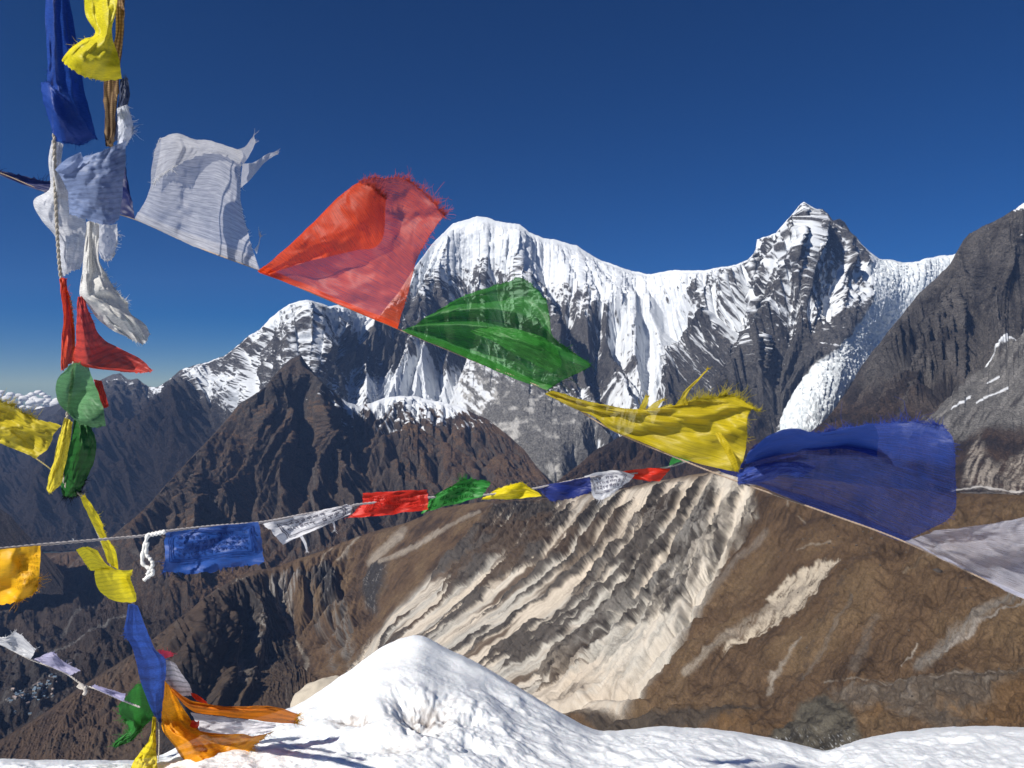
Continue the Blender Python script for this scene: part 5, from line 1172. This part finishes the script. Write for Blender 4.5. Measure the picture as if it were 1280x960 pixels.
# ---------------------------------------------------------------- vertical bundle at the left
def bun(label, nets, D, color, op, seed, lines=0., nl=9, **k):
    k.setdefault('wr', 1.0); k.setdefault('nu', 40); k.setdefault('nv', 48)
    return flag(label, nets, D, fabric('cloth_%d_%d_%d' % tuple(int(c * 99) for c in color), color, op, .38, lines, nl), BUN, color, seed=seed, **k)
cord('worn pale rope running down the middle of the vertical bundle into the snow', [(70,-30),(67,100),(68,180),(70,260),(76,346),(88,380),(92,450),(84,520),(76,570),(84,610),(104,621),(120,660),(138,704),(150,735),(167,756),(180,810),(196,890),(199,925),(196,975)], lambda x, y: 2.04 * reach(BUN, y), 3.0, (.44, .40, .34), name='rope', category='rope')
bun('long royal blue flag gathered in a dark pouch at the top of the bundle', [[[(57,-20,0),(66,-20,-3),(75,-20,2),(84,-20,0)],[(57,30,0),(68,30,-4),(78,30,3),(93,35,0)],[(59,80,0),(72,80,-4),(86,80,4),(102,85,1)],[(60,110,0),(74,110,-3),(90,112,3),(106,115,1)],[(66,145,0),(80,145,-3),(97,145,2),(115,148,1)],[(70,176,1),(84,179,-2),(102,181,2),(121,173,0)]],
  [[(51,104,-4),(60,102,-6),(70,112,-8),(84,117,-6)],[(53,120,-5),(66,128,-10),(80,130,-6),(98,140,-5)],[(58,140,-4),(72,150,-10),(90,158,-8),(110,160,-4)],[(66,166,-3),(80,176,-6),(98,179,-6),(119,173,-2)]]], 2.0, (.022,.075,.36), .95, 51, fray=[(0,'B',70,7),(1,'T',50,7),(1,'L',30,5),(0,('L',.4,.8),26,6)], ragged=['B','T'])
bun('lemon yellow flag looped over the striped strap at the top', [[[(103,-15,3),(118,-15,1),(132,-15,-1),(147,-15,-2)],[(107,18,3),(120,20,0),(132,20,-3),(144,18,-3)],[(119,40,2),(125,42,-2),(132,42,-5),(140,42,-4)],[(104,50,-2),(113,54,-6),(126,60,-7),(146,66,-4)],[(84,64,-3),(96,70,-9),(118,78,-9),(151,82,-4)],[(77,75,-2),(90,87,-6),(115,99,-6),(152,99,-3)]]], 1.94, (.80,.70,.015), .93, 52, fray=[(0,('B',.6,1),30,5),(0,('L',.4,.8),30,9)])
def strap():
    acc = MeshAcc()
    net = [[(145,-20,-1),(157,-20,-1)],[(146,40,-1),(155,40,-1)],[(131,95,0),(149,98,1)],[(130,130,0),(147,130,1)],[(132,160,0),(144,166,1)],[(133,183,0),(140,184,0)]]
    G, U, V = cloth(net, 1.98, 12, 90, .2, 5, '', BUN); acc.grid(G, U, V)
    m = bpy.data.materials.new('striped_strap'); nt, N, K = nodes_of(m); out = N('ShaderNodeOutputMaterial'); b = N('ShaderNodeBsdfPrincipled'); tc = N('ShaderNodeTexCoord'); sx = N('ShaderNodeSeparateXYZ'); K(tc.outputs['UV'], sx.inputs[0])
    w1 = N('ShaderNodeTexWave'); w1.bands_direction = 'X'; w1.inputs['Scale'].default_value = 1.3; K(tc.outputs['UV'], w1.inputs['Vector'])
    w2 = N('ShaderNodeTexWave'); w2.bands_direction = 'Y'; w2.inputs['Scale'].default_value = 22; K(tc.outputs['UV'], w2.inputs['Vector'])
    r = N('ShaderNodeValToRGB'); r.color_ramp.elements[0].color = (.10,.045,.02,1); r.color_ramp.elements[1].color = (.42,.27,.14,1); K(w1.outputs['Fac'], r.inputs[0])
    mx = N('ShaderNodeMix'); mx.data_type = 'RGBA'; mx.inputs['Factor'].default_value = .4; mx.blend_type = 'MULTIPLY'; K(r.outputs[0], mx.inputs['A']); K(w2.outputs['Color'], mx.inputs['B'])
    K(mx.outputs['Result'], b.inputs['Base Color']); b.inputs['Roughness'].default_value = .8; K(b.outputs[0], out.inputs['Surface'])
    o = acc.build('woven_strap', m, None, G[0].mean(0)); md = o.modifiers.new('thickness', 'SOLIDIFY'); md.thickness = .003
    o['label'] = 'brown striped woven strap hanging beside the lemon yellow flag'; o['category'] = 'strap'
strap()
bun('dark grey blue scrap of cloth beside the woven strap', [[[(150,101),(154,98),(160,97)],[(149,115,-1),(155,116,-2),(162,117,0)],[(147,134,0),(153,133,-2),(160,132,0)],[(143,176,1),(147,176,0),(152,172,1)]]], 2.03, (.06,.075,.13), .97, 53, fray=[(0,'T',24,5),(0,'R',20,5)])
bun('frayed white strip beside the woven strap', [[[(146,136,0),(152,133,-1),(159,131,0)],[(147,152,0),(155,151,-2),(165,150,0)],[(148,168,0),(156,168,-2),(166,166,0)],[(146,186,0),(152,186,-1),(158,182,0)]]], 1.98, (.70,.74,.84), .92, 54, fray=[(0,'R',80,10),(0,'T',12,4)])
bun('white flag hanging left of the pale blue one with a pointed tail', [[[(64,176,0),(69,176,-1),(74,178,0),(79,180,0)],[(60,205,0),(66,207,-4),(73,208,-2),(78,210,0)],[(62,235,0),(70,236,-4),(80,238,-3),(90,240,0)],[(42,252,3),(60,258,-2),(80,260,-3),(105,268,0)],[(52,275,2),(65,280,-1),(84,282,-2),(108,285,0)],[(70,298,3),(80,303,-3),(92,305,-2),(106,308,0)],[(73,320,1),(82,325,-2),(92,326,-1),(103,328,0)],[(75,346,0),(83,343,0),(92,339,0),(102,334,0)]]], 2.08, WHT, .82, 55, .10, 16, fray=[(0,('L',.35,.55),16,5),(0,'T',12,4)])
bun('pale blue flag with faint text wrapped round the bundle', [[[(78,205,-3),(100,198,-5),(125,190,-5),(158,176,-2)],[(71,213,-5),(100,212,-8),(128,207,-7),(157,198,-3)],[(83,235,-5),(105,232,-9),(130,230,-8),(154,228,-4)],[(86,252,-4),(108,253,-8),(130,255,-8),(152,253,-3)],[(86,267,-3),(108,275,-7),(135,281,-7),(148,276,-3)]],
  [[(69,212,-6),(76,204,-8),(88,196,-9),(101,190,-8)],[(72,215,-7),(80,211,-9),(92,206,-9),(104,199,-8)],[(80,218,-6),(88,217,-8),(96,210,-8),(103,203,-7)]]], 1.97, (.23,.30,.50), .93, 56, .18, 15, fray=[(0,'L',30,5),(0,'T',40,6)], wr=.8)
bun('thin white flag showing below the pale blue one', [[[(116,278,2),(126,279,1),(136,281,2),(146,280,3)],[(118,296,2),(128,297,0),(138,298,2),(147,298,2)],[(122,312,2),(130,315,1),(138,316,2),(145,310,2)],[(127,323,2),(132,326,2),(137,326,2),(142,320,2)]]], 2.06, WHT, .70, 57, fray=[(0,'R',40,9),(0,'B',20,6)])
bun('dirty white flag twisted into a rope with a rolled end above the red flags', [[[(108,277,-1),(113,276,-4),(118,277,-4),(124,280,-1)],[(105,315,-1),(111,315,-6),(116,318,-3),(124,320,-5)],[(102,345,0),(110,345,-6),(122,345,-3),(132,342,-5)],[(100,368,0),(112,368,-5),(128,362,-7),(142,358,-1)],[(110,382,0),(122,380,-6),(137,376,-3),(158,378,-3)],[(122,398,0),(134,393,-6),(150,390,-7),(163,392,0)],[(140,412,0),(150,406,-5),(165,402,-6),(180,405,0)],[(160,422,0),(168,426,-3),(180,430,-3),(187,418,0)]]], 2.0, (.72,.71,.68), .96, 58, wr=1.8, nu=50, nv=70, fray=[(0,('R',.45,.6),60,10),(0,'R',40,6),(0,('R',.25,.5),30,12),(0,'B',8,14)])
bun('slim red flag hanging left of the broad red one', [[[(74,348),(79,347),(83,349)],[(77,375,-2),(82,372,1),(87,378,0)],[(79,400,-2),(84,400,2),(92,405,0)],[(77,435,0),(84,436,-3),(94,430,1)],[(76,464,0),(82,460,-1),(90,452,0)]]], 2.02, (.66,.065,.015), .95, 59, fray=[(0,('R',.1,.5),50,10),(0,'T',14,4)])
bun('broad red flag swept to a point with rows of faint print', [[[(97,371,0),(100,371,-1),(103,371,-1),(106,372,0)],[(96,400,0),(102,400,-3),(108,400,-2),(115,398,0)],[(95,428,0),(106,430,-4),(118,430,-2),(128,423,1)],[(92,452,0),(112,456,-4),(135,446,3),(158,439,2)],[(118,458,0),(145,463,-2),(165,459,3),(180,452,2)],[(140,463,0),(165,466,0),(180,466,1),(192,463,1)]]], 1.99, (.56,.055,.035), .93, 60, .30, 14, fray=[(0,('R',.05,.4),50,6),(0,('L',.5,1),20,4)])
bun('light green flag bulging into a round hollow below the red flags', [[[(82,462,0),(90,455,-2),(100,454,-2),(110,457,0)],[(72,475,-2),(85,478,4),(100,476,3),(115,472,-1)],[(70,490,-5),(85,492,5),(102,490,4),(122,490,-2)],[(74,504,-6),(88,505,1),(106,507,-3),(128,508,-3)],[(84,516,-5),(96,522,-4),(112,525,-7),(131,522,-3)],[(92,524,-2),(104,531,-4),(118,534,-4),(132,532,-2)]]], 1.98, (.12,.30,.13), .90, 61, .15, 14, fray=[(0,'B',20,3),(0,'T',30,6)], wr=.8)
bun('small red scrap tucked behind the light green flag', [[[(117,474),(122,475),(127,476)],[(122,492,-1),(127,492,0),(132,492,0)],[(127,510),(131,510),(136,508)]]], 2.06, (.50,.03,.02), .97, 62)
bun('yellow flag blown leftward with a long fringe at the left edge', [[[(-25,545,0),(5,556,0),(28,566,0),(45,573,0)],[(-25,530,2),(10,538,-2),(38,548,2),(60,560,0)],[(-25,515,-2),(10,520,3),(38,535,-2),(68,542,0)],[(-25,497,0),(10,504,0),(32,518,0),(77,533,0)]]], 2.0, (.74,.60,.03), .88, 63, .12, 10, fray=[(0,('B',0,.8),260,13)], fray_color=(.62,.52,.06))
cord('short thin cord from the yellow fringed flag to the bundle', [(45,573),(55,580),(64,587)], 2.0 * .65, 1.6, (.45,.38,.18))
bun('narrow yellow strip hanging below the light green flag', [[[(81,522),(86,524),(91,528)],[(73,550,-1),(79,551,-3),(87,556,0)],[(66,578,-1),(72,580,-3),(81,584,0)],[(60,600,0),(67,602,-2),(76,605,0)],[(58,612,0),(63,616,-1),(68,612,0)]]], 1.97, (.74,.62,.05), .95, 64, fray=[(0,'B',16,5)])
bun('dark green printed flag with a black frayed hem under the light green one', [[[(93,524,1),(102,527,0),(112,530,1)],[(88,550,1),(103,550,-3),(120,552,1)],[(80,580,1),(97,580,-3),(116,580,1)],[(76,605,1),(90,608,-2),(106,604,1)],[(78,620,1),(88,622,0),(100,618,1)]]], 2.04, (.018,.12,.02), .93, 65, .22, 13, fray=[(0,'B',150,11),(0,('R',.7,1),50,10)], fray_color=(.006,.008,.02))
bun('lemon yellow flag tied in a bow shape below the grey cord', [[[(101,622,0),(104,620,-1),(107,620,0)],[(108,640,0),(114,642,-2),(124,645,0)],[(119,662,0),(125,664,-3),(133,670,0)],[(127,680,0),(134,683,-3),(145,690,0)],[(134,702,0),(140,707,-3),(148,712,0)]],
  [[(95,687,2),(103,684,0),(112,684,0),(122,688,-1)],[(102,698,1),(112,694,-2),(122,698,-4),(132,704,-4)],[(113,713,0),(122,713,-3),(132,713,-5),(146,713,-4)]],
  [[(118,713,-3),(130,712,-6),(145,712,-6),(157,713,-4),(166,712,-2)],[(119,726,-2),(132,724,-5),(148,722,-3),(158,722,2),(163,722,-1)],[(124,738,-1),(136,738,-4),(150,736,-5),(162,734,1),(168,737,-1)],[(136,748,0),(146,752,-2),(158,753,-2),(169,752,0),(170,742,0)]]], 1.98, (.82,.70,.018), .92, 66, .18, 8, fray=[(0,('R',.2,.7),60,9),(0,'T',20,5),(2,('R',0,.4),26,5),(1,'L',8,5)], ragged=['','',''], wr=.7)
bun('royal blue flag hanging to a point below the yellow bow', [[[(161,755),(165,755,-1),(169,756,-1),(172,757)],[(156,790,0),(164,790,-3),(174,790,-2),(184,788,0)],[(164,806,0),(173,808,-3),(184,808,1),(193,810,0)],[(170,830,0),(182,832,-4),(196,830,-1),(207,826,1)],[(178,858,0),(188,860,-3),(198,860,1),(206,855,2)],[(190,888,0),(195,890,-2),(200,888,0),(204,880,1)],[(197,901,0),(199,903,-1),(201,902,0),(203,896,1)]]], 1.98, (.025,.085,.40), .93, 67, .22, 12, fray=[(0,('L',.15,.3),60,12),(0,('R',.4,.5),14,6)])

# ---------------------------------------------------------------- tangle on the snow and the line at the lower left
def side(label, nets, D, color, op, seed, lines=0., nl=9, **k):
    k.setdefault('wr', 1.0); k.setdefault('nu', 40); k.setdefault('nv', 40)
    return flag(label, nets, D, fabric('rag_%d_%d_%d' % tuple(int(c * 99) for c in color), color, op, .4, lines, nl), SIDE, color, seed=seed, **k)
side('pink shred of cloth sticking out behind the royal blue flag', [[[(197,812),(200,818),(203,824)],[(206,813),(208,817),(210,822)],[(214,815),(215,817),(216,820)]]], 2.06, (.62,.05,.10), .95, 71, fray=[(0,'B',30,5),(0,'L',12,4)], tangle=True)
side('greyish white striped flag between the blue and orange flags', [[[(205,826),(212,826),(219,829)],[(205,840,0),(216,838,-2),(228,843,1)],[(206,854,0),(220,854,-2),(237,856,1)],[(218,868,0),(228,870,-1),(241,869,0)]]], 2.08, (.48,.46,.52), .88, 72, .4, 7, fray=[(0,'B',16,4)], tangle=True)
side('green flag torn into strands above the snow at the lower left', [[[(149,881,0),(160,868,-2),(173,855,-1),(183,862,0)],[(150,892,0),(162,886,-3),(176,880,2),(190,880,0)],[(157,903,0),(167,901,-3),(178,900,2),(191,896,0)],[(161,914,0),(167,916,-2),(172,914,1),(180,909,0)],[(148,923,0),(154,925,-1),(160,927,0),(166,925,0)],[(141,933),(143,934),(146,934),(149,932)]]], 2.05, (.03,.22,.035), .93, 73, fray=[(0,'L',110,11),(0,('R',.2,.7),50,9),(0,'T',40,7)], wr=1.6, tangle=True)
side('yellow printed flag hanging down into the snow', [[[(191,896),(193,896),(195,897)],[(186,925,0),(190,926,-1),(195,928,0)],[(174,942,0),(184,945,-1),(196,946,0)],[(165,955,0),(180,960,-1),(197,962,0)],[(163,985,0),(180,988,0),(197,990,0)]]], 1.96, (.80,.66,.02), .94, 74, .25, 9, tangle=True)
side('large saffron orange flag spread onto the snow with a ragged end', [[[(203,850,0),(207,852,-1),(211,856,-1),(216,864,0)],[(200,880,0),(210,884,-4),(222,882,1),(233,890,0)],[(203,910,0),(218,912,-5),(235,908,2),(258,919,0)],[(219,934,0),(240,930,-5),(265,922,3),(300,917,0)],[(234,958,0),(258,950,-4),(290,935,3),(320,920,0)],[(252,982,0),(275,966,-2),(305,945,2),(338,915,0)]]], 2.0, (.93,.37,.006), .93, 75, .08, 9, wr=1.6, nu=50, nv=60, fray=[(0,'B',260,16)], fray_color=(.90,.48,.05), tangle=True)
side('long saffron orange streamer stretched above the white sheet', [[[(212,856,0),(235,874,-1),(270,882,0),(305,883,0),(337,882,0),(372,892,0)],[(216,866,-2),(238,884,-4),(272,888,-4),(305,891,-3),(338,893,-2),(371,899,0)],[(222,872,0),(242,889,0),(270,894,0),(305,898,0),(340,903,0),(368,905,0)]]], 1.97, (.90,.25,.004), .95, 76, .25, 3, wr=.7, nu=70, nv=24, fray=[(0,('R',0,1),90,12)], ragged='R', fray_color=(.92,.50,.03), tangle=True)
side('white sheet flag lying between two saffron orange ones', [[[(238,890),(275,896),(310,900),(345,904)],[(244,902,0),(278,903,-2),(312,906,1),(344,909,0)],[(250,914,0),(270,916,-1),(305,916,1),(340,913,0)],[(262,922,0),(280,921,0),(310,918,0),(338,915,0)]]], 2.05, (.70,.69,.74), .86, 77, .08, 6, tangle=True)
side('small red rag showing under the saffron streamer', [[[(238,866),(246,868),(258,877)],[(240,870,-1),(248,873,-1),(260,880,0)],[(246,876),(252,878),(262,882)]]], 2.06, (.70,.05,.02), .95, 78, tangle=True)
side('small red rag at the edge of the white sheet', [[[(240,900),(246,902),(249,900)],[(238,905,0),(244,907,-1),(249,906,0)],[(237,908),(242,910),(247,910)]]], 1.99, (.70,.05,.02), .95, 79, tangle=True)
cord('thin grey cord sloping down at the lower left', [(-30,795),(0,805),(38,824),(66,834),(85,843),(103,856),(120,861),(150,874),(175,884)], 2.3, 2.2, (.50,.46,.42), extra=[([(99,855),(104,858),(107,864),(105,868)], 4.5), ([(97,857),(102,860),(108,859)], 4.0)])
side('white flag blown up from the sloping cord at the left edge', [[[(-25,799),(0,806),(22,817),(38,824)],[(-25,795,1),(2,800,-1),(24,808,1),(42,818,0)],[(-25,790),(4,797),(20,791),(45,811)]]], 2.28, WHT, .95, 80, wr=.7, fray=[(0,('B',.3,1),26,6)])
side('lilac flag next to the white one on the sloping cord', [[[(42,824),(60,832),(76,839),(88,844)],[(52,820,1),(66,823,-1),(80,832,1),(95,841,0)],[(58,816),(68,816),(78,826),(101,838)]]], 2.28, LIL, .86, 81, wr=.7, fray=[(0,('B',.3,.8),16,4)])
side('lilac flag farther down the sloping cord beside the green shreds', [[[(114,858),(128,865),(140,870),(154,877)],[(116,857,0),(130,863,-1),(142,867,1),(156,872,0)],[(118,856),(132,860),(145,864),(157,867)]]], 2.28, (.42,.40,.62), .93, 82, wr=.5)
# ================================================================== small things far off: houses, boulders, clouds
def sample(L, px, py):
    j = int(np.argmin(np.abs(L.x - px))); i = int(np.argmin(np.abs(L.py[:, j] - py)))
    return L.V[i, j]
def house_mesh():
    me = bpy.data.meshes.new('house')
    w, d, h, e, r = 4.5, 3.2, 3.2, .6, 2.0
    v = [(-w,-d,-2),(w,-d,-2),(w,d,-2),(-w,d,-2),(-w,-d,h),(w,-d,h),(w,d,h),(-w,d,h),(-w,0,h+r*.8),(w,0,h+r*.8),
         (-w-e,-d-e,h-.3),(w+e,-d-e,h-.3),(w+e,0,h+r),(-w-e,0,h+r),(-w-e,d+e,h-.3),(w+e,d+e,h-.3)]
    f = [(0,1,5,4),(1,2,6,5),(2,3,7,6),(3,0,4,7),(4,8,7),(5,6,9),(10,11,12,13),(13,12,15,14)]
    me.from_pydata(v, [], f); me.update()
    me.materials.append(plain('pale_stone_wall', (.24, .23, .22))); me.materials.append(plain('tin_roof', (.12, .17, .23)))
    for k in (6, 7): me.polygons[k].material_index = 1
    return me
def houses():
    me = house_mesh(); me2 = me.copy(); me2.materials[1] = plain('rusty_roof', (.30, .24, .22))
    r = random.Random(4)
    spots = []
    while len(spots) < 62:
        t = r.random(); px = 12 + 52 * t + r.gauss(0, 6); py = 884 - 22 * t + r.gauss(0, 4.5)
        if px < -5 or py > 890: continue
        spots.append((px, py))
    for i, (px, py) in enumerate(spots):
        o = bpy.data.objects.new('house', me if r.random() < .7 else me2); COL.objects.link(o)
        q = sample(L2, px, py); o.location = (float(q[0]), float(q[1]), float(q[2]) + 1.5)
        o.rotation_euler = (0, 0, r.uniform(-.5, .5) + (1.57 if r.random() < .4 else 0)); k = r.uniform(.8, 1.5); o.scale = (k, k, k * r.uniform(.9, 1.3))
        o['label'] = 'tiny pale house of the valley village with a pitched roof'; o['category'] = 'house'; o['group'] = 'houses of the valley village'
houses()
def rock_mesh(name, seed, mat, squash=(1, 1, .7), n=3):
    import bmesh
    bm = bmesh.new(); bmesh.ops.create_icosphere(bm, subdivisions=n, radius=1)
    v = np.array([q.co[:] for q in bm.verts])
    d = 1 + .28 * fbm3(v * 1.1, 4, seed) + .10 * ridge3(v * 2.2, 4, seed + 3)
    # flat broken sides
    r = np.random.default_rng(seed)
    for _ in range(7):
        n_ = r.normal(size=3); n_ /= np.linalg.norm(n_); c = .72 + .2 * r.random(); t = (v * d[:, None]) @ n_
        d = np.where(t > c, d * (c + .2 * (t - c)) / np.maximum(t, 1e-6), d)
    v = v * d[:, None] * np.array(squash)
    for q, c in zip(bm.verts, v): q.co = c
    me = bpy.data.meshes.new(name); bm.to_mesh(me); bm.free(); me.materials.append(mat)
    return me
def boulders():
    dark = plain('dark_boulder_rock', (.055, .047, .042)); grey = plain('grey_boulder_rock', (.085, .07, .058))
    o = bpy.data.objects.new('boulder', rock_mesh('boulder', 3, dark)); COL.objects.link(o)
    q = sample(L4, 1173, 716); s_ = 5.2 / F * float(q[1]); o.location = q.tolist(); o.scale = (s_ * 1.1, s_, s_)
    o['label'] = 'large dark boulder lying alone on the brown slope below the white translucent flag'; o['category'] = 'boulder'
    me = [rock_mesh('boulder', 20 + k, m, n=2) for k, m in ((0, dark), (1, grey), (2, grey), (3, dark))]
    r = random.Random(8)
    for k in range(90):
        px, py = r.uniform(960, 1275), r.uniform(640, 900)
        if r.random() < .5: px, py = r.gauss(1060, 50), r.gauss(655, 25)
        if py < 625 or px > 1278: continue
        q = sample(L4, px, py); o = bpy.data.objects.new('boulder', r.choice(me)); COL.objects.link(o)
        s_ = r.uniform(.7, 1.9) / F * float(q[1]); o.location = q.tolist(); o.scale = (s_, s_, s_); o.rotation_euler = (0, 0, r.uniform(0, 6))
        o['label'] = 'small loose boulder scattered on the brown turf slope'; o['category'] = 'boulder'; o['group'] = 'boulders scattered on the brown slope'
    # pale rock standing behind the left side of the snow bank
    o = bpy.data.objects.new('boulder', rock_mesh('boulder', 41, plain('pale_granite', (.40, .36, .30)), (1.25, .8, .85), 5)); COL.objects.link(o)
    q = P(404, 879, 5.35); o.location = q.tolist(); o.scale = (.19,) * 3; o.rotation_euler = (0, -.3, .4)
    for p in o.data.polygons: p.use_smooth = True
    o['label'] = 'pale beige rock poking up behind the left side of the snow bank'; o['category'] = 'rock'
boulders()
def clouds():
    m = bpy.data.materials.new('cloud'); nt, N, K = nodes_of(m); out = N('ShaderNodeOutputMaterial'); d = N('ShaderNodeBsdfDiffuse'); t = N('ShaderNodeBsdfTranslucent'); x = N('ShaderNodeMixShader'); x.inputs[0].default_value = .35
    d.inputs['Color'].default_value = (.9, .9, .9, 1); t.inputs['Color'].default_value = (.9, .9, .9, 1); K(d.outputs[0], x.inputs[1]); K(t.outputs[0], x.inputs[2]); K(x.outputs[0], out.inputs['Surface'])
    import bmesh
    bm = bmesh.new(); r = random.Random(3)
    pts = []
    for k in range(90):
        px = r.uniform(-90, 78); top = 489 + 5 * math.sin(px / 17.0) + (6 if px > 55 else 0); py = r.uniform(top, 514); rad = r.uniform(2.2, 5.5) * (.55 + .45 * (py - top) / 20 + .3)
        D = 30000 + r.uniform(-900, 900); c = P(px, py, D); R = rad / F * D
        g = bmesh.ops.create_icosphere(bm, subdivisions=3, radius=R)
        v = np.array([q.co[:] for q in g['verts']]); f = 1 + .35 * fbm3(v / R * 1.6 + k * 3.1, 4, k % 20)
        for q, w, ff in zip(g['verts'], v, f): q.co = (w * ff * np.array([1.35, 1, .8]) + c).tolist()
    me = bpy.data.meshes.new('clouds'); bm.to_mesh(me); bm.free(); me.materials.append(m)
    for p in me.polygons: p.use_smooth = True
    o = bpy.data.objects.new('clouds', me); COL.objects.link(o); o['kind'] = 'stuff'
clouds()
